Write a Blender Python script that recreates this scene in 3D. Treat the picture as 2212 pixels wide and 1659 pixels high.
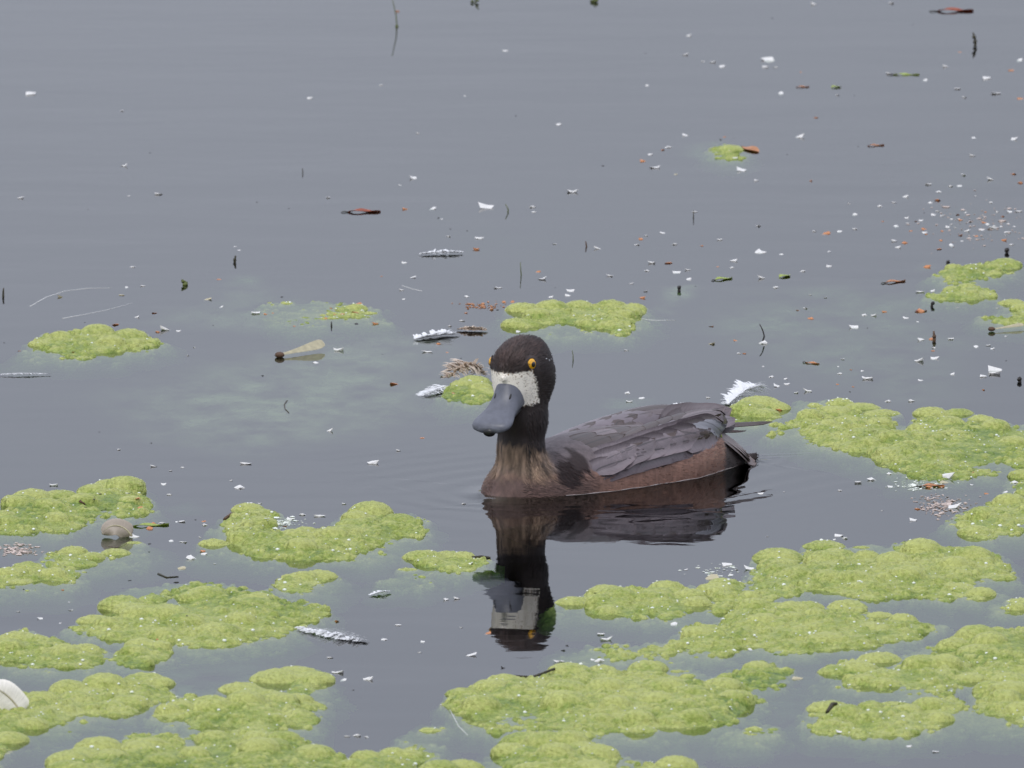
import bpy, math, random
import numpy as np
from mathutils import Vector, Matrix

# ------------------------------------------------------------------ camera, sky, sun, exposure
sc = bpy.context.scene
for o in list(bpy.data.objects): bpy.data.objects.remove(o)
R = math.radians
COL = sc.collection
DIST, PITCH, HALF = 14.0, R(6.8), 0.3584            # a long lens on the bank, eye height about 1.65 m
CAM = np.array([0, -DIST*math.cos(PITCH), DIST*math.sin(PITCH)])
FWD = -CAM/np.linalg.norm(CAM); RGT = np.array([1., 0, 0]); UPV = np.cross(RGT, FWD)
TH = HALF/DIST
cd = bpy.data.cameras.new('camera'); cam = bpy.data.objects.new('camera', cd); COL.objects.link(cam)
cam.location = CAM
cam.rotation_euler = Vector(FWD).to_track_quat('-Z', 'Y').to_euler()
cd.sensor_width = 36; cd.lens = 18/TH; cd.clip_start = .5; cd.clip_end = 3000
cd.dof.use_dof = True; cd.dof.focus_distance = 13.45; cd.dof.aperture_fstop = 68
sc.camera = cam

w = bpy.data.worlds.new('World'); sc.world = w; w.use_nodes = True
nt = w.node_tree; nt.nodes.clear(); N = nt.nodes.new; L = nt.links.new
SUN_EL, SUN_AZ = R(52), R(215)
out = N('ShaderNodeOutputWorld'); bg = N('ShaderNodeBackground'); bg.inputs[1].default_value = .1
sky = N('ShaderNodeTexSky'); sky.sky_type = 'NISHITA'; sky.sun_disc = False
sky.sun_elevation = SUN_EL; sky.sun_rotation = SUN_AZ; sky.dust_density = 3; sky.air_density = 1.2
tc = N('ShaderNodeTexCoord'); sp = N('ShaderNodeSeparateXYZ'); L(tc.outputs['Generated'], sp.inputs[0])
mx0 = N('ShaderNodeMath'); mx0.operation = 'MAXIMUM'; L(sp.outputs[2], mx0.inputs[0]); mx0.inputs[1].default_value = 0
ma = N('ShaderNodeMath'); ma.operation = 'MULTIPLY_ADD'; L(mx0.outputs[0], ma.inputs[0]); ma.inputs[1].default_value = 9.0; ma.inputs[2].default_value = 5.5
cn = N('ShaderNodeTexNoise'); cn.inputs['Scale'].default_value = 5.0; cn.inputs['Detail'].default_value = 4; L(tc.outputs['Generated'], cn.inputs['Vector'])
cm = N('ShaderNodeMapRange'); L(cn.outputs[0], cm.inputs[0]); cm.inputs[1].default_value = .3; cm.inputs[2].default_value = .7; cm.inputs[3].default_value = .85; cm.inputs[4].default_value = 1.15
mm = N('ShaderNodeMath'); mm.operation = 'MULTIPLY'; L(ma.outputs[0], mm.inputs[0]); L(cm.outputs[0], mm.inputs[1])
oc = N('ShaderNodeMix'); oc.data_type = 'RGBA'; oc.blend_type = 'MULTIPLY'; oc.inputs[0].default_value = 1
oc.inputs[6].default_value = (.97, 1.03, 1.21, 1); L(mm.outputs[0], oc.inputs[7])
smx = N('ShaderNodeMix'); smx.data_type = 'RGBA'; smx.inputs[0].default_value = .88
L(sky.outputs[0], smx.inputs[6]); L(oc.outputs[2], smx.inputs[7]); L(smx.outputs[2], bg.inputs[0]); L(bg.outputs[0], out.inputs[0])

sl = bpy.data.lights.new('sun', 'SUN'); sl.energy = 1.1; sl.angle = R(25); sl.color = (1, .97, .93)
so = bpy.data.objects.new('sun', sl); COL.objects.link(so)
so.rotation_euler = Vector((-math.sin(SUN_AZ)*math.cos(SUN_EL), -math.cos(SUN_AZ)*math.cos(SUN_EL), -math.sin(SUN_EL))).to_track_quat('-Z', 'Y').to_euler()
vs = sc.view_settings; vs.view_transform = 'Standard'; vs.look = 'None'; vs.exposure = 0; vs.gamma = 1; vs.use_curve_mapping = False
sc.render.engine = 'CYCLES'; sc.cycles.transparent_max_bounces = 16; sc.cycles.max_bounces = 8

# ------------------------------------------------------------------ helpers
rng = np.random.default_rng(7); random.seed(7)
def lin(r, g, b, k=1.0):
    f = lambda c: (c/255/12.92 if c/255 <= .04045 else ((c/255+.055)/1.055)**2.4)
    return (f(r)*k, f(g)*k, f(b)*k)
def ground(u, v, z=0.0):
    """point of the 2212-wide view of the photograph, on the level z (the water is z = 0)"""
    d = FWD + RGT*((u-1106)/1106*TH) + UPV*((829.5-v)/1106*TH)
    t = (z-CAM[2])/d[2]
    return CAM + d*t
def unit(u, v):                                     # metres per unit of that view at this place
    return np.linalg.norm(ground(u, v)-CAM)*TH/1106
def tag(o, label=None, cat=None, group=None, kind=None):
    for k, x in (('label', label), ('category', cat), ('group', group), ('kind', kind)):
        if x: o[k] = x
    return o
def link(name, me, mat=None, parent=None, smooth=True):
    o = bpy.data.objects.new(name, me); COL.objects.link(o)
    if mat is not None and not me.materials: me.materials.append(mat)
    if parent is not None: o.parent = parent
    return o
def mesh(name, V, F, smooth=True):
    me = bpy.data.meshes.new(name); me.from_pydata([tuple(map(float, v)) for v in V], [], [tuple(map(int, f)) for f in F]); me.update()
    if smooth: me.polygons.foreach_set('use_smooth', [True]*len(me.polygons))
    return me
def mesh_np(name, V, Q, smooth=True):
    me = bpy.data.meshes.new(name); V = np.asarray(V, np.float32); Q = np.asarray(Q, np.int32)
    n, k = Q.shape
    me.vertices.add(len(V)); me.vertices.foreach_set('co', V.ravel())
    me.loops.add(n*k); me.loops.foreach_set('vertex_index', Q.ravel())
    me.polygons.add(n); me.polygons.foreach_set('loop_start', np.arange(0, n*k, k, dtype=np.int32))
    me.polygons.foreach_set('use_smooth', np.full(n, smooth))
    me.update(calc_edges=True); me.validate(); return me
def attr(me, name, vals, typ='FLOAT'):
    a = me.attributes.new(name, typ, 'POINT'); vals = np.asarray(vals, np.float32)
    a.data.foreach_set('value' if typ == 'FLOAT' else 'color', vals.ravel())
def empty(name, loc, rot=0):
    o = bpy.data.objects.new(name, None); COL.objects.link(o); o.location = loc; o.rotation_euler[2] = rot; o.empty_display_size = .01
    return o
def tube(P, rad, n=6):
    P = np.asarray(P, float); V = []; F = []
    for i, p in enumerate(P):
        t = P[min(i+1, len(P)-1)]-P[max(i-1, 0)]; t = t/(np.linalg.norm(t)+1e-12)
        a = np.cross(t, [0, 0, 1.] if abs(t[2]) < .9 else [1., 0, 0]); a /= np.linalg.norm(a); b = np.cross(t, a)
        r = rad[i] if hasattr(rad, '__len__') else rad
        for k in range(n):
            an = 2*math.pi*k/n; V.append(p+r*(math.cos(an)*a+math.sin(an)*b))
    for i in range(len(P)-1):
        for k in range(n):
            F.append((i*n+k, i*n+(k+1) % n, (i+1)*n+(k+1) % n, (i+1)*n+k))
    F.append(tuple(range(n))[::-1]); F.append(tuple(range((len(P)-1)*n, len(P)*n)))
    return V, F
_lat = {}
def vnoise(x, y, seed=0):
    """value noise, 0..1"""
    if seed not in _lat: _lat[seed] = np.random.default_rng(seed+100).random((256, 256))
    T = _lat[seed]; xi = np.floor(x).astype(int); yi = np.floor(y).astype(int); fx = x-xi; fy = y-yi
    fx = fx*fx*(3-2*fx); fy = fy*fy*(3-2*fy)
    g = lambda a, b: T[a % 256, b % 256]
    return (g(xi, yi)*(1-fx)+g(xi+1, yi)*fx)*(1-fy)+(g(xi, yi+1)*(1-fx)+g(xi+1, yi+1)*fx)*fy
def fbm(x, y, seed=0, o=3):
    return sum(vnoise(x*2**i, y*2**i, seed+i)*.5**i for i in range(o))/sum(.5**i for i in range(o))
def sstep(a, b, x):
    t = np.clip((x-a)/(b-a), 0, 1); return t*t*(3-2*t)

# ------------------------------------------------------------------ materials
def mat(name):
    m = bpy.data.materials.new(name); m.use_nodes = True; t = m.node_tree
    return m, t, t.nodes['Principled BSDF'], t.nodes['Material Output']
def nd(t, typ, **kw):
    n = t.nodes.new(typ)
    for k, v in kw.items(): setattr(n, k, v)
    return n
def plain(name, c, rough=.5, var=.25, scale=400, spec=.4, trans=0.0):
    m, t, b, o = mat(name)
    n = nd(t, 'ShaderNodeTexNoise'); n.inputs['Scale'].default_value = scale; n.inputs['Detail'].default_value = 3
    tcn = nd(t, 'ShaderNodeTexCoord'); t.links.new(tcn.outputs['Object'], n.inputs['Vector'])
    r = nd(t, 'ShaderNodeMapRange'); t.links.new(n.outputs[0], r.inputs[0]); r.inputs[1].default_value = .25; r.inputs[2].default_value = .75
    r.inputs[3].default_value = 1-var; r.inputs[4].default_value = 1+var
    x = nd(t, 'ShaderNodeMix', data_type='RGBA', blend_type='MULTIPLY'); x.inputs[0].default_value = 1
    x.inputs[6].default_value = (*c, 1); t.links.new(r.outputs[0], x.inputs[7]); t.links.new(x.outputs[2], b.inputs['Base Color'])
    b.inputs['Roughness'].default_value = rough; b.inputs['Specular IOR Level'].default_value = spec
    if trans:
        tl = nd(t, 'ShaderNodeBsdfTranslucent'); t.links.new(x.outputs[2], tl.inputs[0])
        ms = nd(t, 'ShaderNodeMixShader'); ms.inputs[0].default_value = trans
        t.links.new(b.outputs[0], ms.inputs[1]); t.links.new(tl.outputs[0], ms.inputs[2]); t.links.new(ms.outputs[0], o.inputs[0])
    return m

# water: Fresnel mirror over clear, light-swallowing pond water
def water_material():
    m, t, b, o = mat('pond_water'); t.nodes.remove(b); l = t.links.new
    tcn = nd(t, 'ShaderNodeTexCoord')
    def noise(scale, sx, det, rot=0):
        mp = nd(t, 'ShaderNodeMapping'); mp.inputs['Scale'].default_value = (sx, 1, 1); mp.inputs['Rotation'].default_value = (0, 0, rot); l(tcn.outputs['Object'], mp.inputs[0])
        n = nd(t, 'ShaderNodeTexNoise'); n.inputs['Scale'].default_value = scale; n.inputs['Detail'].default_value = det; l(mp.outputs[0], n.inputs['Vector']); return n
    n1 = noise(7, .55, 2, .4); n2 = noise(38, .7, 2, -.3); n3 = noise(110, .8, 1, .2)
    a1 = nd(t, 'ShaderNodeMath', operation='MULTIPLY'); l(n1.outputs[0], a1.inputs[0]); a1.inputs[1].default_value = 1.0
    a2 = nd(t, 'ShaderNodeMath', operation='MULTIPLY_ADD'); l(n2.outputs[0], a2.inputs[0]); a2.inputs[1].default_value = .12; l(a1.outputs[0], a2.inputs[2])
    a3 = nd(t, 'ShaderNodeMath', operation='MULTIPLY_ADD'); l(n3.outputs[0], a3.inputs[0]); a3.inputs[1].default_value = .022; l(a2.outputs[0], a3.inputs[2])
    bp = nd(t, 'ShaderNodeBump'); bp.inputs['Strength'].default_value = 1; bp.inputs['Distance'].default_value = .00052; l(a3.outputs[0], bp.inputs['Height'])
    gl = nd(t, 'ShaderNodeBsdfGlossy'); gl.inputs['Roughness'].default_value = .012; l(bp.outputs[0], gl.inputs['Normal'])
    tr = nd(t, 'ShaderNodeBsdfTransparent'); tr.inputs[0].default_value = (.93, .97, .95, 1)
    fr = nd(t, 'ShaderNodeFresnel'); fr.inputs[0].default_value = 1.333; l(bp.outputs[0], fr.inputs['Normal'])
    ms = nd(t, 'ShaderNodeMixShader'); l(fr.outputs[0], ms.inputs[0]); l(tr.outputs[0], ms.inputs[1]); l(gl.outputs[0], ms.inputs[2])
    l(ms.outputs[0], o.inputs['Surface'])
    va = nd(t, 'ShaderNodeVolumeAbsorption'); va.inputs['Color'].default_value = (.45, .60, .46, 1); va.inputs['Density'].default_value = 80
    l(va.outputs[0], o.inputs['Volume'])
    return m
M_WATER = water_material()
M_BED = plain('bed_mud', (.035, .04, .025), .9, .4, 6)

def algae_material():
    m, t, b, o = mat('blanket_algae'); l = t.links.new
    a = nd(t, 'ShaderNodeAttribute', attribute_name='tint'); tcn = nd(t, 'ShaderNodeTexCoord')
    n = nd(t, 'ShaderNodeTexNoise'); n.inputs['Scale'].default_value = 45; n.inputs['Detail'].default_value = 4; l(tcn.outputs['Object'], n.inputs['Vector'])
    f = nd(t, 'ShaderNodeTexNoise'); f.inputs['Scale'].default_value = 420; f.inputs['Detail'].default_value = 4; f.inputs['Roughness'].default_value = .65; l(tcn.outputs['Object'], f.inputs['Vector'])
    s = nd(t, 'ShaderNodeMath', operation='MULTIPLY_ADD'); l(n.outputs[0], s.inputs[0]); s.inputs[1].default_value = 1.3
    l(a.outputs['Fac'], s.inputs[2])
    s2 = nd(t, 'ShaderNodeMath', operation='MULTIPLY_ADD'); l(f.outputs[0], s2.inputs[0]); s2.inputs[1].default_value = 1.15; l(s.outputs[0], s2.inputs[2])
    s3 = nd(t, 'ShaderNodeMath', operation='SUBTRACT'); l(s2.outputs[0], s3.inputs[0]); s3.inputs[1].default_value = .93
    rp = nd(t, 'ShaderNodeValToRGB'); e = rp.color_ramp.elements
    e[0].position = .0; e[0].color = (.10, .17, .03, 1); e[1].position = 1; e[1].color = (.62, .66, .20, 1)
    q = e.new(.3); q.color = (.22, .33, .06, 1); q = e.new(.62); q.color = (.40, .49, .10, 1)
    l(s3.outputs[0], rp.inputs[0]); l(rp.outputs[0], b.inputs['Base Color'])
    b.inputs['Roughness'].default_value = .42; b.inputs['Specular IOR Level'].default_value = .35
    vo = nd(t, 'ShaderNodeTexVoronoi', feature='SMOOTH_F1'); vo.inputs['Scale'].default_value = 330; vo.inputs['Smoothness'].default_value = .35
    wv = nd(t, 'ShaderNodeMix', data_type='RGBA', blend_type='ADD'); wv.inputs[0].default_value = .004; l(tcn.outputs['Object'], wv.inputs[6]); l(f.outputs['Color'], wv.inputs[7]); l(wv.outputs[2], vo.inputs['Vector'])
    hb = nd(t, 'ShaderNodeMath', operation='MULTIPLY_ADD'); l(vo.outputs['Distance'], hb.inputs[0]); hb.inputs[1].default_value = -1.1; l(f.outputs[0], hb.inputs[2])
    bp = nd(t, 'ShaderNodeBump'); bp.inputs['Strength'].default_value = 1; bp.inputs['Distance'].default_value = .0019; l(hb.outputs[0], bp.inputs['Height']); l(bp.outputs[0], b.inputs['Normal'])
    tl = nd(t, 'ShaderNodeBsdfTranslucent'); l(rp.outputs[0], tl.inputs[0])
    ms = nd(t, 'ShaderNodeMixShader'); ms.inputs[0].default_value = .25; l(b.outputs[0], ms.inputs[1]); l(tl.outputs[0], ms.inputs[2]); l(ms.outputs[0], o.inputs[0])
    return m
M_ALGAE = algae_material()
def veil_material():
    """wispy submerged threads: cover by noise and by the mesh's own thinning towards its rim"""
    m, t, b, o = mat('submerged_threads'); l = t.links.new
    a = nd(t, 'ShaderNodeAttribute', attribute_name='cover'); tcn = nd(t, 'ShaderNodeTexCoord')
    mp = nd(t, 'ShaderNodeMapping'); mp.inputs['Scale'].default_value = (1, .45, 1); mp.inputs['Rotation'].default_value = (0, 0, -.5); l(tcn.outputs['Object'], mp.inputs[0])
    n = nd(t, 'ShaderNodeTexNoise'); n.inputs['Scale'].default_value = 26; n.inputs['Detail'].default_value = 6; n.inputs['Roughness'].default_value = .62; l(mp.outputs[0], n.inputs['Vector'])
    r = nd(t, 'ShaderNodeMapRange'); l(n.outputs[0], r.inputs[0]); r.inputs[1].default_value = .35; r.inputs[2].default_value = .72
    r.inputs[4].default_value = 1.35; p = nd(t, 'ShaderNodeMath', operation='MULTIPLY', use_clamp=True); l(r.outputs[0], p.inputs[0]); l(a.outputs['Fac'], p.inputs[1])
    b.inputs['Base Color'].default_value = (.30, .36, .17, 1); b.inputs['Roughness'].default_value = .9
    tr = nd(t, 'ShaderNodeBsdfTransparent'); ms = nd(t, 'ShaderNodeMixShader'); l(p.outputs[0], ms.inputs[0]); l(tr.outputs[0], ms.inputs[1]); l(b.outputs[0], ms.inputs[2]); l(ms.outputs[0], o.inputs[0])
    return m
M_VEIL = veil_material()
M_WHITE = plain('white_flake', (.82, .80, .76), .45, .12, 500, trans=.2)
M_FOAM = plain('froth', (.75, .78, .68), .15, .1, 500, .6)
M_DOWN = plain('white_down', (.86, .86, .86), .6, .08, 300, trans=.3)
M_CREAM = plain('cream_down', (.66, .56, .46), .6, .15, 300, trans=.3)
M_GREYF = plain('grey_brown_feather', (.30, .25, .19), .6, .3, 300, trans=.15)
M_ORANGE = plain('orange_scale', (.60, .25, .10), .5, .35, 300, trans=.2)
M_RED = plain('red_leaf', (.33, .075, .03), .5, .4, 200, trans=.15)
M_RUST = plain('rust_leaf', (.50, .22, .09), .5, .3, 200, trans=.2)
M_GREEN = plain('green_leaf', (.38, .46, .10), .5, .2, 200, trans=.25)
M_PALE = plain('pale_seed', (.58, .52, .34), .5, .2, 250, trans=.25)
M_DARK = plain('dark_bud', (.022, .018, .014), .5, .4, 300)
M_TWIG = plain('twig_bark', (.045, .04, .02), .6, .4, 300)
M_STEM = plain('weed_stem', (.10, .12, .03), .6, .4, 300)
M_BROWN = plain('brown_bud', (.10, .055, .03), .6, .4, 300)
M_THREAD = plain('pale_thread', (.72, .72, .68), .5, .1, 300)
M_PINK = plain('pinkish_scum', (.52, .42, .36), .5, .25, 300)

# ------------------------------------------------------------------ duck frame (f forward, l to the duck's left, z up; cm)
TD = R(40.3)
DH = np.array([-math.sin(TD), -math.cos(TD), 0]); DL = np.array([math.cos(TD), -math.sin(TD), 0]); DZ = np.array([0, 0, 1.])
DO = ground(617*2.16016, 481*2.16016) + DL*.0025
def d2w(P):
    P = np.asarray(P, float)/100
    return DO + P[..., 0:1]*DH + P[..., 1:2]*DL + P[..., 2:3]*DZ
HC = np.array([10.3, 0, 8.62]); PSI, PHI = R(13.3), R(19)
HA = np.array([math.cos(PHI)*math.cos(PSI), math.cos(PHI)*math.sin(PSI), -math.sin(PHI)]); HB = np.array([-math.sin(PSI), math.cos(PSI), 0]); HU = np.cross(HA, HB)
def h2d(P):
    P = np.asarray(P, float); return HC + P[..., 0:1]*HA + P[..., 1:2]*HB + P[..., 2:3]*HU
def d2h(P):
    Q = P-HC; return np.stack([Q@HA, Q@HB, Q@HU], -1)
def smin(a, b, k):
    h = np.clip(.5+.5*(b-a)/k, 0, 1); return b*(1-h)+a*h-k*h*(1-h)
def ell(P, c, r):
    q = (P-np.asarray(c, np.float32)); r = np.asarray(r, np.float32)
    k0 = np.sqrt(((q/r)**2).sum(-1)); k1 = np.sqrt(((q/(r*r))**2).sum(-1))+1e-6
    return k0*(k0-1)/k1
def cone(P, a, b, ra, rb):
    a = np.asarray(a, np.float32); b = np.asarray(b, np.float32); ba = b-a
    t = np.clip(((P-a)@ba)/(ba@ba), 0, 1)
    return np.sqrt(((P-a-t[..., None]*ba)**2).sum(-1))-(ra+(rb-ra)*t)
ST = np.array([  # f, half width, top, level of the widest line, bottom
 (-13.2, .05, .6, .3, .1), (-12.4, .8, 1.15, .4, -.2), (-11, 1.5, 1.95, .7, -.6), (-9.2, 2.1, 2.7, .85, -1.3), (-6, 3.1, 3.2, 1.0, -2.6),
 (-2, 3.85, 3.65, .9, -3.6), (2, 4.15, 3.85, .7, -4), (6, 4.05, 3.6, .3, -4), (8.5, 3.5, 2.8, 0, -3.7), (10.5, 2.7, 2.0, -.1, -3.1), (12, 1.75, 1.0, -.2, -2.4), (12.8, .9, .3, -.4, -1.5), (13.2, .05, -.3, -.5, -.8)])
_f = np.linspace(-15, 14, 580)
def _tab(j):
    y = np.interp(_f, ST[:, 0], ST[:, j]); k = np.exp(-.5*(np.arange(-24, 25)/9.)**2); k /= k.sum()
    return np.convolve(np.pad(y, 24, 'edge'), k, 'valid')
TAB = [_tab(j) for j in range(1, 5)]
def sd_torso(P):
    f = P[..., 0]; wd, tp, zc, bt = [np.interp(f, _f, T) for T in TAB]
    dz = P[..., 2]-zc; hz = np.where(dz > 0, tp-zc, zc-bt); hz = np.maximum(hz, .05); wd = np.maximum(wd, .05)
    q = np.sqrt((P[..., 1]/wd)**2+(dz/hz)**2)
    d = (q-1)*np.sqrt(wd*hz)*.8
    over = np.maximum(np.maximum(f-13.2, -14.4-f), 0)
    return d+over
def rotell(P, c, ax, r):
    ax = np.asarray(ax, float); ax /= np.linalg.norm(ax); u = np.array([0, 0, 1.]); s = np.cross(u, ax); s /= np.linalg.norm(s); u = np.cross(ax, s)
    Q = P-np.asarray(c); return ell(np.stack([Q@ax, Q@s, Q@u], -1), (0, 0, 0), r)
def sd_body(P):
    d = sd_torso(P)
    for s in (1, -1):
        d = smin(d, rotell(P, (-3.7, 2.15*s, 1.0), (1, .13*s, -.20), (5.0, 1.75, 1.95)), .35)
    d = smin(d, ell(P, (9.8, 0, .1), (2.5, 2.8, 2.1)), 1.0)
    n = cone(P, (10.15, 0, 8.0), (10.2, 0, 5.2), 1.8, 1.62)
    n = smin(n, cone(P, (10.2, 0, 5.2), (10.3, 0, 3.0), 1.62, 1.42), .5)
    n = smin(n, cone(P, (10.3, 0, 3.0), (10.2, 0, .8), 1.42, 2.0), .7)
    d = smin(d, n, .9)
    H = d2h(P)
    h = ell(H, (-.25, 0, .22), (2.35, 1.78, 1.7))
    h = smin(h, ell(H, (.85, 0, .35), (1.55, 1.38, 1.4)), .5)
    h = smin(h, ell(H, (-.35, 0, -.95), (2.15, 1.9, 1.7)), .6)
    h = smin(h, ell(H, (1.15, 0, -.75), (1.45, 1.2, 1.35)), .6)
    h = smin(h, ell(H, (1.95, 0, .38), (.78, .26, .32)), .2)
    for s in (1, -1): h = smin(h, ell(H, (1.05, 1.2*s, .75), (.6, .35, .55)), .3)
    return smin(d, h, .7)
def sd_wing(P, s):
    return rotell(P, (-.5, 2.3*s, 2.45), (1, .06*s, -.15), (8.3, 1.75, 1.5))
def sd_duck(P):
    return np.minimum(sd_body(P), np.minimum(sd_wing(P, 1), sd_wing(P, -1)))
def grad(fn, P, e=.03):
    g = np.stack([fn(P+np.eye(3)[i]*e)-fn(P-np.eye(3)[i]*e) for i in range(3)], -1)/(2*e)
    return g
def project(fn, P, off, it=4):
    for _ in range(it):
        d = fn(P)-off; g = grad(fn, P); P = P-(d/np.maximum((g*g).sum(-1), .05))[..., None]*g
    return P
def surface_nets(fn, lo, hi, h):
    xs = [np.arange(a, b+h, h, dtype=np.float32) for a, b in zip(lo, hi)]
    S = tuple(len(x) for x in xs); Fv = np.empty(S, np.float32)
    Y, Z = np.meshgrid(xs[1], xs[2], indexing='ij')
    for i0 in range(0, S[0], 16):
        X = xs[0][i0:i0+16]
        P = np.stack(np.broadcast_arrays(X[:, None, None], Y[None], Z[None]), -1).astype(np.float64)
        Fv[i0:i0+16] = fn(P)
    ins = Fv < 0; C = tuple(s-1 for s in S)
    cnt = np.zeros(C, np.float32); acc = np.zeros(C+(3,), np.float32)
    sl_ = lambda o: tuple(slice(a, a+c) for a, c in zip(o, C))
    for ax in range(3):
        for i in range(2):
            for j in range(2):
                o0 = [0, 0, 0]; oth = [k for k in range(3) if k != ax]; o0[oth[0]] = i; o0[oth[1]] = j; o1 = list(o0); o1[ax] = 1
                A = Fv[sl_(o0)]; B = Fv[sl_(o1)]; mk = ins[sl_(o0)] != ins[sl_(o1)]
                t = np.where(mk, A/np.where(mk, A-B, 1), 0)
                cnt += mk
                for k in range(3): acc[..., k] += mk*((t if k == ax else o0[k]))
    act = cnt > 0; idx = -np.ones(C, np.int64); idx[act] = np.arange(act.sum())
    base = np.stack(np.nonzero(act), -1).astype(np.float32)
    V = (base+acc[act]/cnt[act][:, None])*h+np.array(lo, np.float32)
    Q = []
    for ax in range(3):
        b, c = [(1, 2), (2, 0), (0, 1)][ax]
        n = [S[0], S[1], S[2]]; e = [0, 0, 0]; e[ax] = 1
        slA = [slice(1, s-1) for s in S]; slA[ax] = slice(0, S[ax]-1); slB = list(slA); slB[ax] = slice(1, S[ax])
        a0 = ins[tuple(slA)]; b0 = ins[tuple(slB)]; ch = np.argwhere(a0 != b0); 
        if not len(ch): continue
        fl = a0[tuple(ch.T)]
        g = ch.copy(); g[:, b] += 1; g[:, c] += 1
        def cell(db, dc):
            k = g.copy(); k[:, b] += db; k[:, c] += dc; return idx[tuple(k.T)]
        q = np.stack([cell(-1, -1), cell(0, -1), cell(0, 0), cell(-1, 0)], -1)
        q[~fl] = q[~fl][:, ::-1]; Q.append(q)
    return V.astype(np.float64), np.concatenate(Q)

# ------------------------------------------------------------------ the setting: water and pond bed
def axis(c, fine, half, far):
    a = list(np.arange(0, half, fine)); s = fine
    while a[-1] < far: s *= 1.22; a.append(a[-1]+s)
    a = np.array(a); return np.concatenate([-a[:0:-1], a])+c
gx = axis(DO[0], .0014, .15, 700); gy = axis(DO[1], .0022, .21, 900)
GX, GY = np.meshgrid(gx, gy, indexing='ij')
Pd = np.stack([(GX-DO[0])*DH[0]+(GY-DO[1])*DH[1], (GX-DO[0])*DL[0]+(GY-DO[1])*DL[1], np.zeros_like(GX)], -1)*100
near = (np.abs(Pd[..., 0]) < 60) & (np.abs(Pd[..., 1]) < 60)
dd = np.full(GX.shape, 9.); dd[near] = sd_body(Pd[near])/100
wz = .0022*np.exp(-np.maximum(dd, 0)/.0045) + .00018*np.sin(dd*2*math.pi/.026)*np.exp(-np.maximum(dd, 0)/.07)*(dd > 0)*(1-np.exp(-np.maximum(dd, 0)/.01))
nx, ny = GX.shape
V = np.stack([GX, GY, wz], -1).reshape(-1, 3)
I = np.arange(nx*ny).reshape(nx, ny)
Q = np.stack([I[:-1, :-1], I[1:, :-1], I[1:, 1:], I[:-1, 1:]], -1).reshape(-1, 4)
x0, x1, y0, y1 = gx[0], gx[-1], gy[0], gy[-1]
rim = list(I[:, 0])+list(I[-1, 1:])+list(I[-2::-1, -1])+list(I[0, -2:0:-1])
low = V[rim].copy(); low[:, 2] = -.6; b0 = len(V); V2 = np.concatenate([V, low])
n = len(rim); side = np.array([(rim[i], b0+i, b0+(i+1) % n, rim[(i+1) % n]) for i in range(n)])
me = mesh_np('water', V2, np.concatenate([Q, side[:, ::-1]]))
import bmesh
bm = bmesh.new(); bm.from_mesh(me); bm.verts.ensure_lookup_table(); bm.faces.new([bm.verts[b0+i] for i in range(n)])
bmesh.ops.recalc_face_normals(bm, faces=bm.faces[-1:])
bm.to_mesh(me); bm.free()
tag(link('water', me, M_WATER), kind='structure')
gb = np.linspace(-1, 1, 41); BX, BY = np.meshgrid(np.sign(gb)*gb**2*650, np.sign(gb)*gb**2*850, indexing='ij')
bz = -.45+.06*fbm(BX*2+50, BY*2+50, 5)
I = np.arange(41*41).reshape(41, 41)
tag(link('pond_bed', mesh_np('pond_bed', np.stack([BX, BY, bz], -1).reshape(-1, 3), np.stack([I[:-1, :-1], I[1:, :-1], I[1:, 1:], I[:-1, 1:]], -1).reshape(-1, 4)), M_BED), kind='structure')

# ------------------------------------------------------------------ algae mats
def poly_sd(px, py, poly):
    A = np.asarray(poly); B = np.roll(A, -1, 0); d2 = np.full(px.shape, 1e9); ins = np.zeros(px.shape, bool)
    for (ax, ay), (bx, by) in zip(A, B):
        ex, ey = bx-ax, by-ay; t = np.clip(((px-ax)*ex+(py-ay)*ey)/(ex*ex+ey*ey+1e-12), 0, 1)
        d2 = np.minimum(d2, (px-ax-t*ex)**2+(py-ay-t*ey)**2)
        c = (ay > py) != (by > py)
        ins ^= c & (px < (bx-ax)*(py-ay)/(by-ay+1e-12)+ax)
    return np.where(ins, 1, -1)*np.sqrt(d2)
def icosa():
    t = (1+5**.5)/2; v = np.array([(-1, t, 0), (1, t, 0), (-1, -t, 0), (1, -t, 0), (0, -1, t), (0, 1, t), (0, -1, -t), (0, 1, -t), (t, 0, -1), (t, 0, 1), (-t, 0, -1), (-t, 0, 1)])/math.sqrt(1+t*t)
    f = [(0, 11, 5), (0, 5, 1), (0, 1, 7), (0, 7, 10), (0, 10, 11), (1, 5, 9), (5, 11, 4), (11, 10, 2), (10, 7, 6), (7, 1, 8), (3, 9, 4), (3, 4, 2), (3, 2, 6), (3, 6, 8), (3, 8, 9), (4, 9, 5), (2, 4, 11), (6, 2, 10), (8, 6, 7), (9, 8, 1)]
    return v, np.array(f)
ICO_V, ICO_F = icosa()
MATS = []
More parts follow.
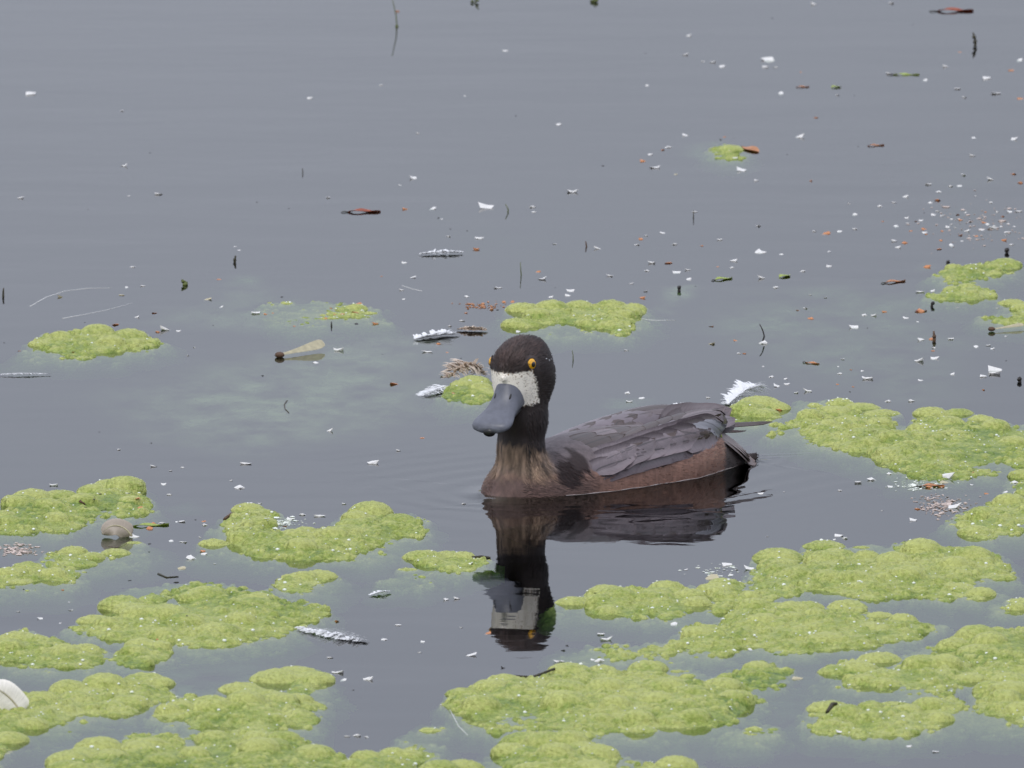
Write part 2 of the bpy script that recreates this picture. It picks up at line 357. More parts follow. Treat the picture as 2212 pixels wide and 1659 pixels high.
def algae_mat(label, poly, lush=1.0, domes=(), big=1.0, green=0.0, seed=0, froth=1.0, sunk=0.0):
    """poly: outline in view units; lush: how high it stands; domes: (u, v, r_mm) swollen gas domes; green: darker"""
    r = np.random.default_rng(seed+11); poly = np.array(poly, float)
    vmin, vmax = poly[:, 1].min(), poly[:, 1].max(); sh = min(11*lush, .3*(vmax-vmin))
    poly[:, 1] += sh*(vmax-poly[:, 1])/(vmax-vmin)
    G = np.array([ground(u, v)[:2] for u, v in poly]); c = G.mean(0)
    sk = .014; lo = G.min(0)-np.array([1, 4])*(sk+.004); hi = G.max(0)+np.array([1, 4])*(sk+.004)
    cx_, cy_ = .00125, .0019
    xs = np.arange(lo[0], hi[0], cx_); ys = np.arange(lo[1], hi[1], cy_); X, Y = np.meshgrid(xs, ys, indexing='ij')
    sd = .0032+poly_sd(X, Y*.22, G*np.array([1, .22]))           # a longer beach along the view than across it
    sd = sd+.016*(fbm(X*24+seed*7, Y*8+seed*3, seed)-.5)+.010*(fbm(X*90, Y*34, seed+3)-.5)
    und = fbm(X*26+9*seed, Y*11, seed+5)
    edge = sstep(-.013, .004, sd)
    base = -.009+edge*.0086+.0040*sstep(.001, .024, sd)*lush+(und-.5)*.0095*edge*lush - sunk
    tint = .42+.9*(fbm(X*14, Y*7, seed+8)-.5)-.25*green+np.zeros_like(X)
    hgt = base.copy()
    area = (sd > -.004).sum()*cx_*cy_
    cand = np.argwhere(sd > -.007)
    def put(x, y, rad, flat, tn, lift):
        i0, i1 = np.searchsorted(xs, [x-rad, x+rad]); j0, j1 = np.searchsorted(ys, [y-rad, y+rad])
        if i1 <= i0 or j1 <= j0: return
        q = ((X[i0:i1, j0:j1]-x)**2+(Y[i0:i1, j0:j1]-y)**2)/rad**2
        dm = np.sqrt(np.maximum(1-q, 0))
        bc = base[min(max((i0+i1)//2, 0), len(xs)-1), min(max((j0+j1)//2, 0), len(ys)-1)]
        hh = np.where(q < 1, bc+lift+dm*rad*flat-.15*rad*flat, -1)
        k = .0012*min(1, rad/.004); cur = hgt[i0:i1, j0:j1]
        d = np.clip(.5+.5*(hh-cur)/k, 0, 1); new = cur*(1-d)+hh*d+k*d*(1-d)
        new = np.where(q < 1, new, cur)
        tint[i0:i1, j0:j1] += d*(q < 1)*(tn-tint[i0:i1, j0:j1])*.75
        hgt[i0:i1, j0:j1] = new
    for rad0, rad1, per, fl in ((.007, .014, 5200/big, .36), (.0032, .006, 420, .42), (.0012, .0030, 26, .75)):
        nn = int(area*1e6/per)
        if not len(cand) or nn == 0: continue
        for i, j in cand[r.integers(0, len(cand), nn)]:
            rad = r.uniform(rad0, rad1)
            if und[i, j] < .42 and r.random() < .75: continue
            if rad > .0032 and sd[i, j] < (.005 if rad > .0055 else -.001): continue
            put(xs[i], ys[j], rad, fl*r.uniform(.7, 1.15)*(.6+.4*lush), .35+.5*r.random()+(.15 if rad > .006 else 0)-.25*green, r.uniform(-.0012, .001))
    for u, v, rm in domes:
        p = ground(u, v); put(p[0], p[1], rm/1000*r.uniform(.85, 1.05), r.uniform(.42, .62), r.uniform(.6, .95), .0005)
    hgt += .0013*(fbm(X*420, Y*300, seed+2, 2)-.5)
    keep = (sd > -sk+.001) & (hgt > -.0095)
    kc = keep[:-1, :-1] & keep[1:, :-1] & keep[1:, 1:] & keep[:-1, 1:]
    I = np.arange(X.size).reshape(X.shape)
    Qm = np.stack([I[:-1, :-1], I[1:, :-1], I[1:, 1:], I[:-1, 1:]], -1)[kc]
    used = np.unique(Qm); remap = -np.ones(X.size, np.int64); remap[used] = np.arange(len(used))
    Vm = np.stack([X.ravel()-c[0], Y.ravel()-c[1], hgt.ravel()], -1)[used]
    root = empty('algae_mat', (c[0], c[1], 0)); tag(root, label, 'algae', 'floating algae mats')
    me = mesh_np('algae_surface', Vm, remap[Qm]); attr(me, 'tint', tint.ravel()[used]); link('algae_surface', me, M_ALGAE, root)
    # gas bubbles and specks of froth sitting on it
    nb = int(area*1e6/420*froth); ok = np.argwhere((hgt > .0002) & (hgt < .006))
    if nb and len(ok):
        VV = []; FF = []
        for i, j in ok[r.integers(0, len(ok), nb)]:
            rr = r.uniform(.0003, .0009) if r.random() < .92 else r.uniform(.001, .0016)
            FF.append(ICO_F+12*len(VV)); VV.append(ICO_V*rr*np.array([1, 1, .8])+np.array([xs[i]-c[0], ys[j]-c[1], hgt[i, j]+.15*rr]))
        tag(link('froth', mesh_np('froth', np.concatenate(VV), np.concatenate(FF)), M_FOAM, root), kind='stuff')
    MATS.append((xs, ys, hgt)); return root

algae_mat('lumpy yellow-green algae mat alone on open water beside a long pale thread', [(50,760),(75,740),(100,725),(180,716),(270,720),(300,718),(352,738),(330,745),(270,760),(180,768),(110,768)], 1.0, [(85,745,9),(130,735,10),(210,728,13),(280,728,13),(240,748,11),(290,745,7),(325,742,6)], 1.6, .05, 1, .6)
algae_mat('thin ragged green algae mat strewn with orange scales', [(556,660),(600,650),(680,645),(750,655),(800,665),(828,690),(760,700),(680,703),(610,695),(585,675)], .55, [(770,668,8),(620,655,6)], .5, .55, 2, .6, .0015)
algae_mat('bright thick oblong algae mat floating just behind the duck head', [(1098,682),(1115,660),(1180,646),(1300,648),(1390,650),(1402,660),(1380,690),(1340,712),(1290,705),(1220,708),(1150,705),(1110,695)], 1.35, [(1130,670,14),(1190,668,15),(1250,660,14),(1320,665,14),(1370,668,10),(1160,688,12),(1350,690,9)], 2.0, -.1, 3, .6)
algae_mat('small rounded algae clump beside the bill with a pale pink feather behind', [(965,840),(985,822),(1020,814),(1075,820),(1085,855),(1030,866),(985,862)], 1.1, [(1000,838,10),(1025,832,11),(1040,848,8)], 1.5, .05, 4, .8)
algae_mat('pale bubbly algae mat with a dark bud and a round end dome', [(2030,592),(2060,570),(2110,575),(2150,565),(2195,562),(2205,575),(2170,590),(2130,592),(2120,605),(2060,605)], 1.0, [(2172,574,13),(2145,584,6),(2060,582,8),(2095,588,8)], 1.6, .0, 5)
algae_mat('small bubbly algae mat with a brown scale at its tip and white flakes beside', [(2018,638),(2050,615),(2100,612),(2137,632),(2110,642),(2050,648)], 1.0, [(2090,622,9),(2055,630,7)], 1.4, .05, 6)
algae_mat('dull green algae mat close behind a pale winged seed', [(2118,682),(2150,660),(2212,640),(2250,640),(2250,695),(2160,690)], .9, [(2185,655,12),(2205,668,9)], 1.3, .35, 7)
algae_mat('smooth bright green algae hump beside the white down feather at the duck tail', [(1572,902),(1600,868),(1640,856),(1690,868),(1702,888),(1660,905),(1610,910)], 1.3, [(1640,880,20),(1610,890,13),(1672,882,13)], 1.5, .2, 8, .3)
algae_mat('narrow low algae strip linking the smooth hump to the wide mat', [(1700,882),(1740,868),(1800,858),(1838,868),(1820,886),(1760,890)], .8, [(1815,872,11),(1760,876,8)], 1.3, .1, 9)
algae_mat('wide bubbly algae mat spreading from behind the duck tail', [(1680,925),(1740,890),(1800,880),(1860,868),(1920,888),(1960,912),(2000,888),(2060,883),(2120,898),(2212,908),(2260,915),(2260,1005),(2150,1018),(2080,1030),(2000,1035),(1930,1010),(1880,985),(1800,955),(1740,940)], 1.2, [(1860,880,18),(1905,893,18),(1800,890,14),(1750,905,10),(2010,895,16),(2070,893,14),(2120,905,12),(1830,915,11),(1790,930,10),(1900,925,12),(1990,930,11),(2050,920,12),(1930,960,11),(1880,965,10),(2150,930,12),(2190,960,11)], 1.5, .05, 10, 1.0)
algae_mat('bubbly algae mat with a single round dome at its edge by the pinkish scum', [(2058,1132),(2090,1108),(2150,1088),(2212,1070),(2260,1065),(2260,1140),(2150,1155),(2090,1160)], 1.1, [(2105,1152,12),(2120,1120,12),(2180,1092,14),(2150,1115,10),(2085,1135,7)], 1.4, .05, 11)
algae_mat('scrap of algae between the wide bubbly mat and the pinkish scum', [(2192,1040),(2205,1020),(2250,1012),(2250,1050),(2210,1052)], 1.0, [(2208,1030,10)], 1.0, .1, 12)
algae_mat('broad lumpy algae mat with one large smooth dome at its corner', [(1640,1262),(1646,1230),(1650,1200),(1700,1190),(1725,1195),(1760,1170),(1830,1166),(1900,1178),(1960,1168),(2030,1178),(2100,1190),(2150,1195),(2178,1238),(2110,1250),(2020,1270),(1950,1280),(1870,1285),(1800,1270),(1720,1275),(1660,1270)], 1.15, [(1680,1206,19),(1780,1180,16),(1860,1182,12),(1880,1175,14),(1990,1195,15),(1780,1215,14),(1870,1210,10),(1930,1225,12),(2030,1195,10),(2100,1215,16),(2060,1235,12),(1790,1258,13),(1960,1258,12),(1680,1240,10),(1720,1250,10)], 1.3, .12, 13)
algae_mat('long knobbly algae mat touching the reflection of the duck head', [(1208,1312),(1240,1292),(1300,1272),(1400,1272),(1450,1262),(1530,1268),(1588,1258),(1582,1290),(1520,1312),(1480,1335),(1400,1340),(1330,1330),(1260,1325)], 1.25, [(1240,1302,15),(1310,1285,15),(1330,1300,14),(1440,1275,15),(1400,1300,11),(1490,1290,12),(1530,1280,9),(1562,1267,11),(1555,1280,10),(1505,1305,12),(1290,1310,9)], 1.3, .0, 14)
algae_mat('ragged algae mat of scattered domes between two stretches of open water', [(1222,1412),(1340,1395),(1470,1385),(1500,1360),(1560,1345),(1596,1310),(1610,1290),(1650,1292),(1690,1305),(1720,1320),(1780,1308),(1850,1308),(1920,1325),(2012,1350),(1960,1375),(1870,1380),(1800,1392),(1700,1400),(1600,1405),(1500,1415),(1350,1425),(1240,1425)], 1.0, [(1620,1292,9),(1668,1290,8),(1745,1312,14),(1710,1325,12),(1830,1312,14),(1630,1318,11),(1510,1378,14),(1650,1355,13),(1710,1350,9),(1900,1330,10),(1950,1345,10),(1760,1345,9)], 1.0, .12, 15)
algae_mat('large thick algae mat in front of the reflected duck head', [(965,1512),(1010,1490),(1080,1468),(1160,1468),(1220,1442),(1300,1438),(1380,1433),(1450,1438),(1540,1455),(1600,1475),(1640,1510),(1630,1540),(1560,1570),(1480,1590),(1380,1590),(1270,1580),(1200,1555),(1100,1560),(1020,1560),(985,1540)], 1.15, [(1230,1455,15),(1300,1450,12),(1400,1445,15),(1000,1500,13),(1060,1495,13),(1090,1478,12),(1310,1500,14),(1220,1535,16),(1330,1540,12),(1440,1500,14),(1420,1530,12),(1560,1490,14),(1590,1520,12),(1500,1560,12),(1040,1535,12),(1380,1565,12)], 1.3, .08, 16)
algae_mat('low dull algae patch hanging on the end of the large thick mat', [(1560,1455),(1600,1440),(1660,1435),(1700,1450),(1680,1475),(1630,1485)], .8, [(1635,1448,11)], 1.0, .4, 17, .5)
algae_mat('pale algae mat with a swollen double dome at its tip', [(1752,1492),(1790,1460),(1880,1430),(1990,1408),(2040,1398),(2090,1380),(2150,1360),(2250,1360),(2250,1440),(2120,1450),(2060,1480),(2050,1500),(1960,1502),(1860,1492)], 1.15, [(1810,1452,15),(1850,1450,15),(1900,1425,17),(1870,1475,9),(1910,1480,10),(1990,1450,14),(2040,1450,12),(2110,1385,15),(2060,1400,12),(2140,1410,12)], 1.4, -.1, 18)
algae_mat('yellow-green algae mat carrying a dark stick and a grey bud', [(1745,1550),(1780,1530),(1850,1515),(1930,1520),(2010,1510),(2060,1502),(2085,1530),(2060,1565),(1990,1580),(1900,1590),(1820,1582),(1760,1567)], 1.15, [(1790,1532,15),(1880,1530,9),(1925,1520,10),(1830,1555,12),(1960,1540,11),(2010,1530,12),(2030,1555,10),(1880,1565,9)], 1.3, -.1, 19)
algae_mat('stacked yellowish algae mat beyond a dark cleft of water from the stick', [(2095,1522),(2110,1482),(2150,1458),(2250,1442),(2250,1575),(2150,1570),(2100,1555)], 1.2, [(2140,1495,14),(2180,1470,14),(2170,1520,12),(2205,1540,13)], 1.3, -.05, 20)
algae_mat('small algae scrap with pale domes on open water next to the broad lumpy mat', [(2150,1312),(2180,1290),(2250,1280),(2250,1325),(2170,1330)], 1.0, [(2205,1298,13),(2195,1315,8)], 1.2, -.05, 21)
algae_mat('thin pale algae strip along the near side of the broad lumpy mat', [(1960,1285),(2010,1268),(2080,1262),(2165,1272),(2130,1290),(2050,1296)], .8, [(2070,1272,12),(2120,1284,10)], 1.0, .0, 22)
algae_mat('thick algae mat dotted with dark red bits above a curled brown feather', [(-30,1112),(0,1100),(40,1070),(110,1060),(180,1055),(240,1042),(275,1042),(302,1075),(312,1090),(270,1110),(180,1125),(100,1140),(0,1152),(-30,1155)], 1.3, [(245,1052,18),(270,1062,16),(205,1062,14),(70,1072,16),(130,1070,14),(40,1090,12),(120,1130,9),(20,1135,11),(100,1105,11),(180,1095,11)], 1.6, .0, 23)
algae_mat('low mossy algae mat touching the curled brown feather', [(108,1202),(160,1185),(230,1175),(300,1163),(327,1180),(310,1200),(250,1220),(180,1225),(130,1215)], .95, [(290,1172,11),(250,1195,14),(160,1192,10),(200,1205,10)], 1.2, .12, 24)
algae_mat('small brownish-yellow algae mat with dark buds on both edges', [(-30,1240),(0,1238),(60,1226),(120,1222),(167,1245),(140,1265),(60,1270),(0,1272),(-30,1272)], 1.0, [(60,1234,11),(115,1245,10),(20,1245,10)], 1.2, .1, 25)
algae_mat('forked algae mat with white and red litter in its notch', [(433,1185),(470,1140),(510,1110),(550,1093),(592,1105),(585,1132),(640,1150),(720,1135),(760,1103),(830,1098),(880,1113),(920,1140),(900,1160),(860,1175),(800,1195),(700,1205),(600,1210),(520,1200),(450,1195)], 1.1, [(535,1102,14),(565,1112,12),(800,1108,18),(860,1125,14),(770,1125,12),(640,1160,14),(660,1150,10),(460,1175,12),(520,1170,10),(720,1170,12),(650,1195,11),(700,1160,10)], 1.2, .05, 26)
algae_mat('small pointed algae mat ending in a dark twig by the reflected neck', [(833,1248),(880,1215),(930,1188),(990,1188),(1032,1205),(1010,1225),(940,1235),(900,1250),(850,1255)], 1.15, [(915,1205,15),(960,1200,14),(1000,1205,10),(880,1230,10)], 1.5, -.05, 27)
algae_mat('little lone oval algae mat in open water', [(622,1256),(650,1240),(700,1234),(738,1250),(720,1266),(660,1270)], .95, [(690,1246,13),(655,1252,10)], 1.5, -.05, 28)
algae_mat('big mixed green algae mat with a dark fringe along its far side', [(162,1357),(215,1335),(260,1298),(320,1282),(400,1278),(470,1268),(560,1275),(660,1290),(692,1310),(660,1340),(600,1370),(540,1390),(460,1400),(350,1390),(250,1375),(190,1370)], 1.1, [(262,1312,17),(285,1320,13),(205,1342,14),(415,1295,11),(445,1292,15),(330,1295,12),(360,1345,17),(400,1355,14),(300,1345,12),(520,1350,12),(560,1300,11),(230,1355,10),(350,1375,10)], 1.2, .12, 29)
algae_mat('dark thin algae fringe with brown leaf bits', [(268,1272),(330,1262),(420,1258),(500,1262),(480,1272),(400,1275),(320,1280)], .6, [(290,1267,6)], .3, .8, 30, .3)
algae_mat('long low algae mat running on from the big mixed mat', [(-30,1378),(0,1374),(40,1370),(90,1378),(150,1398),(220,1408),(258,1430),(200,1440),(100,1435),(0,1430),(-30,1430)], 1.0, [(40,1382,16),(75,1385,12),(185,1412,12),(140,1418,10),(20,1410,11)], 1.3, .0, 31)
algae_mat('small pair of algae humps joined by a thin film', [(268,1422),(300,1395),(350,1395),(368,1415),(320,1425)], .9, [(305,1402,13),(290,1416,10),(345,1405,9)], 1.3, .0, 32)
algae_mat('sprawling algae mat with a large white feather standing at its end', [(-40,1540),(0,1510),(60,1500),(130,1492),(200,1480),(270,1475),(310,1455),(355,1473),(355,1500),(280,1532),(200,1545),(110,1577),(40,1592),(0,1622),(-40,1640)], 1.15, [(312,1470,16),(345,1478,10),(225,1488,16),(150,1495,14),(280,1522,15),(240,1530,11),(90,1525,12),(160,1515,11),(20,1600,14),(70,1570,12)], 1.2, .12, 33)
algae_mat('steep bright algae mat rising to a smooth ridge', [(420,1562),(445,1535),(430,1515),(490,1490),(550,1473),(600,1455),(640,1446),(685,1446),(718,1480),(690,1510),(660,1530),(655,1560),(580,1570),(500,1570)], 1.3, [(600,1468,20),(640,1458,18),(680,1470,14),(520,1490,17),(550,1505,16),(455,1515,14),(580,1515,12),(460,1545,14),(640,1515,12),(530,1540,13)], 1.6, .0, 34)
algae_mat('thin broken algae patch between the sprawling and the steep mat', [(330,1548),(360,1522),(420,1510),(415,1545),(370,1555)], .8, [(390,1532,11),(362,1540,8)], .8, .1, 35)
algae_mat('huge darkish algae mat with a bright swollen ridge along one side', [(100,1665),(130,1640),(200,1608),(280,1595),(380,1588),(480,1588),(580,1588),(630,1600),(680,1625),(718,1645),(725,1740),(90,1740)], 1.15, [(150,1650,16),(180,1635,17),(215,1618,17),(240,1650,12),(300,1630,12),(460,1600,12),(560,1600,13),(610,1605,13),(560,1640,15),(680,1640,14),(420,1640,12),(350,1655,12)], 1.1, .25, 36)
algae_mat('bent narrow algae strip pointing at the large thick mat', [(728,1662),(760,1642),(800,1640),(850,1630),(850,1610),(880,1590),(930,1562),(967,1558),(940,1590),(905,1612),(930,1625),(900,1645),(830,1660),(800,1690),(728,1690)], 1.0, [(790,1645,11),(850,1640,10),(930,1578,9),(880,1640,9),(760,1658,10)], 1.2, -.05, 37)
algae_mat('high rounded algae mat beyond open water from the large thick mat', [(890,1700),(930,1665),(1000,1652),(1065,1640),(1090,1608),(1150,1596),(1250,1605),(1320,1628),(1345,1645),(1420,1652),(1500,1650),(1530,1720),(890,1720)], 1.25, [(1140,1608,20),(1180,1615,15),(1230,1615,15),(1290,1635,14),(1100,1630,12),(1000,1660,16),(950,1668,14),(1460,1660,14),(1200,1645,14)], 1.3, .0, 38)
algae_mat('tiny green algae tuft with an orange leaf stuck to it', [(1545,328),(1560,315),(1595,312),(1612,325),(1595,338),(1560,338)], .9, [(1578,324,11)], 1.2, .35, 39, .3)
algae_mat('single flat oval algae pad barely breaking the surface', [(1570,1585),(1600,1572),(1650,1568),(1680,1580),(1650,1592),(1600,1594)], .5, [(1628,1576,8)], .3, .45, 40, .2, .002)

# submerged, uncountable drifts of threads under the surface
def veil(polys):
    VV = []; QQ = []; CC = []; nb = 0
    for k, (poly, cov, depth) in enumerate(polys):
        G = np.array([ground(u, v)[:2] for u, v in poly]); lo = G.min(0); hi = G.max(0)
        st = max((hi-lo).max()/110, .006); X, Y = np.meshgrid(np.arange(lo[0], hi[0]+st, st), np.arange(lo[1], hi[1]+st, st), indexing='ij')
        sd = poly_sd(X, Y, G)+.06*(fbm(X*7+k, Y*4, 40+k)-.5); ext = min((hi-lo).min()*.4, .16)
        c = sstep(0, ext, sd)*cov
        z = -.0003-depth*.10*(.6+.8*fbm(X*9, Y*6, 50+k))
        I = np.arange(X.size).reshape(X.shape); q = np.stack([I[:-1, :-1], I[1:, :-1], I[1:, 1:], I[:-1, 1:]], -1)
        kk = (sd > -.01)[:-1, :-1]; QQ.append(q[kk]+nb); VV.append(np.stack([X, Y, z-.0004*k], -1).reshape(-1, 3)); CC.append(c.ravel()); nb += X.size
    me = mesh_np('submerged_algae', np.concatenate(VV), np.concatenate(QQ)); attr(me, 'cover', np.concatenate(CC))
    return tag(link('submerged_algae', me, M_VEIL), 'pale green wisps of algae drifting just under the water', 'algae', kind='stuff')
veil([
 ([(60,860),(400,760),(800,700),(1100,720),(1120,900),(900,960),(500,1010),(150,950)], .7, .006),
 ([(400,600),(560,575),(720,610),(860,690),(700,740),(480,720),(250,700)], .5, .005),
 ([(1390,665),(1440,615),(1500,610),(1520,640),(1450,680)], .9, .003),
 ([(1400,700),(1550,620),(1900,590),(2212,640),(2230,900),(1900,900),(1600,800)], .5, .006),
 ([(1520,705),(1560,680),(1700,675),(1760,690),(1700,710),(1600,712)], 1, .003),
 ([(1440,330),(1480,302),(1560,295),(1640,330),(1600,345),(1500,345)], .9, .004),
 ([(1930,578),(1960,556),(2040,553),(2060,575),(2000,585)], 1, .003),
 ([(445,608),(480,580),(560,575),(620,600),(540,615)], .9, .004),
 ([(1270,870),(1310,848),(1400,850),(1400,868),(1330,875)], .9, .003),
 ([(0,1480),(300,1300),(700,1290),(760,1440),(700,1659),(0,1659)], .95, .006),
 ([(1180,1450),(1350,1330),(1700,1270),(2212,1200),(2212,1600),(1700,1620),(1300,1480)], 1, .005),
 ([(2000,1030),(2212,1000),(2230,1140),(2080,1130)], .6, .004),
 ([(1000,690),(1050,665),(1110,680),(1100,715),(1030,715)], .9, .004),
 ([(700,430),(1000,420),(1300,470),(1500,560),(1000,620),(800,560)], .35, .008),
 ([(1900,350),(2212,300),(2260,560),(2000,540)], .35, .007),
 ([(380,1100),(330,1080),(420,1060),(450,1090)], .7, .003)])

# ------------------------------------------------------------------ the duck
def attr_material(name, rough=.6, spec=.3, bump=True, streak=(1, 1, 1), nscale=150, var=.35):
    """plumage: colour painted per vertex as the bird's own markings, broken up by fine barb grain"""
    m, t, b, o = mat(name); l = t.links.new
    a = nd(t, 'ShaderNodeAttribute', attribute_name='col'); tcn = nd(t, 'ShaderNodeTexCoord')
    mp = nd(t, 'ShaderNodeMapping'); mp.inputs['Scale'].default_value = streak; l(tcn.outputs['Object'], mp.inputs[0])
    n = nd(t, 'ShaderNodeTexNoise'); n.inputs['Scale'].default_value = nscale; n.inputs['Detail'].default_value = 5; n.inputs['Roughness'].default_value = .6; l(mp.outputs[0], n.inputs['Vector'])
    r = nd(t, 'ShaderNodeMapRange'); l(n.outputs[0], r.inputs[0]); r.inputs[1].default_value = .28; r.inputs[2].default_value = .72; r.inputs[3].default_value = 1-var; r.inputs[4].default_value = 1+var
    x = nd(t, 'ShaderNodeMix', data_type='RGBA', blend_type='MULTIPLY'); x.inputs[0].default_value = 1; l(a.outputs['Color'], x.inputs[6]); l(r.outputs[0], x.inputs[7])
    last = x.outputs[2]
    if bump:
        # the white blaze round the bill: a signed distance kept on the mesh, its edge frayed and flecked with brown
        fm = nd(t, 'ShaderNodeAttribute', attribute_name='blaze')
        n2 = nd(t, 'ShaderNodeTexNoise'); n2.inputs['Scale'].default_value = 520; n2.inputs['Detail'].default_value = 4; l(tcn.outputs['Object'], n2.inputs['Vector'])
        ad = nd(t, 'ShaderNodeMath', operation='MULTIPLY_ADD'); l(n2.outputs[0], ad.inputs[0]); ad.inputs[1].default_value = .5; l(fm.outputs['Fac'], ad.inputs[2])
        th = nd(t, 'ShaderNodeMapRange'); l(ad.outputs[0], th.inputs[0]); th.inputs[1].default_value = .22; th.inputs[2].default_value = .34
        n3 = nd(t, 'ShaderNodeTexNoise'); n3.inputs['Scale'].default_value = 620; n3.inputs['Detail'].default_value = 3; l(tcn.outputs['Object'], n3.inputs['Vector'])
        wr = nd(t, 'ShaderNodeValToRGB'); e = wr.color_ramp.elements; e[0].position = .44; e[0].color = (.26, .17, .10, 1); e[1].position = .55; e[1].color = (.90, .84, .74, 1); fk = nd(t, 'ShaderNodeMath', operation='MULTIPLY_ADD'); l(fm.outputs['Fac'], fk.inputs[0]); fk.inputs[1].default_value = .42; l(n3.outputs[0], fk.inputs[2]); l(fk.outputs[0], wr.inputs[0])
        wx = nd(t, 'ShaderNodeMix', data_type='RGBA'); l(th.outputs[0], wx.inputs[0]); l(last, wx.inputs[6]); l(wr.outputs[0], wx.inputs[7]); last = wx.outputs[2]
        bp = nd(t, 'ShaderNodeBump'); bp.inputs['Strength'].default_value = .6; bp.inputs['Distance'].default_value = .0008; l(n.outputs[0], bp.inputs['Height']); l(bp.outputs[0], b.inputs['Normal'])
    l(last, b.inputs['Base Color']); b.inputs['Roughness'].default_value = rough; b.inputs['Specular IOR Level'].default_value = spec
    b.inputs['Sheen Weight'].default_value = .08
    return m
M_BODY = attr_material('body_plumage', .55, .3, True, (1, 1, .35), 260, .3)
M_BARB = attr_material('fine_barbs', .55, .3, False, (1, 1, 1), 300, .15)
M_WING = attr_material('wing_plumage', .42, .45, False, (1, 1, 1), 120, .16)
def feather_material():
    m, t, b, o = mat('feather_vane'); l = t.links.new
    oi = nd(t, 'ShaderNodeObjectInfo'); u = nd(t, 'ShaderNodeAttribute', attribute_name='fu'); v = nd(t, 'ShaderNodeAttribute', attribute_name='fv')
    av = nd(t, 'ShaderNodeMath', operation='ABSOLUTE'); l(v.outputs['Fac'], av.inputs[0])
    # barbs slant out from the shaft
    ph = nd(t, 'ShaderNodeMath', operation='MULTIPLY_ADD'); l(u.outputs['Fac'], ph.inputs[0]); ph.inputs[1].default_value = 1.6; 
    ng = nd(t, 'ShaderNodeMath', operation='MULTIPLY'); l(av.outputs[0], ng.inputs[0]); ng.inputs[1].default_value = -.35; l(ng.outputs[0], ph.inputs[2])
    cb = nd(t, 'ShaderNodeCombineXYZ'); l(ph.outputs[0], cb.inputs[0]); l(v.outputs['Fac'], cb.inputs[1]); l(oi.outputs['Random'], cb.inputs[2])
    mp = nd(t, 'ShaderNodeMapping'); mp.inputs['Scale'].default_value = (26, 1.2, 40); l(cb.outputs[0], mp.inputs[0])
    n = nd(t, 'ShaderNodeTexNoise'); n.inputs['Scale'].default_value = 1; n.inputs['Detail'].default_value = 3; l(mp.outputs[0], n.inputs['Vector'])
    r = nd(t, 'ShaderNodeMapRange'); l(n.outputs[0], r.inputs[0]); r.inputs[1].default_value = .3; r.inputs[2].default_value = .7; r.inputs[3].default_value = .86; r.inputs[4].default_value = 1.14
    x = nd(t, 'ShaderNodeMix', data_type='RGBA', blend_type='MULTIPLY'); x.inputs[0].default_value = 1; l(oi.outputs['Color'], x.inputs[6]); l(r.outputs[0], x.inputs[7])
    eg = nd(t, 'ShaderNodeMapRange'); l(av.outputs[0], eg.inputs[0]); eg.inputs[1].default_value = .72; eg.inputs[2].default_value = 1.0; eg.inputs[3].default_value = 1; eg.inputs[4].default_value = 1.18
    x2 = nd(t, 'ShaderNodeMix', data_type='RGBA', blend_type='MULTIPLY'); x2.inputs[0].default_value = 1; l(x.outputs[2], x2.inputs[6]); l(eg.outputs[0], x2.inputs[7])
    sh = nd(t, 'ShaderNodeMapRange'); l(av.outputs[0], sh.inputs[0]); sh.inputs[1].default_value = .03; sh.inputs[2].default_value = .10; sh.inputs[3].default_value = .45; sh.inputs[4].default_value = 1
    x3 = nd(t, 'ShaderNodeMix', data_type='RGBA', blend_type='MULTIPLY'); x3.inputs[0].default_value = 1; l(x2.outputs[2], x3.inputs[6]); l(sh.outputs[0], x3.inputs[7])
    l(x3.outputs[2], b.inputs['Base Color']); b.inputs['Roughness'].default_value = .42; b.inputs['Specular IOR Level'].default_value = .5
    return m
M_FEATHER = feather_material()
M_BILL = plain('slate_bill', lin(88, 90, 99), .38, .16, 260, .5)
M_NAIL = plain('black_nail', (.012, .011, .012), .35, .2, 300, .5)
M_IRIS = plain('golden_iris', (.72, .36, .012), .12, .22, 900, .6)
M_PUPIL = plain('pupil', (.004, .004, .004), .06, .1, 300, .8)
M_LID = plain('eyelid', (.02, .014, .012), .5, .2, 300)
M_DROP = plain('water_bead', (.75, .76, .78), .05, .05, 300, .8)

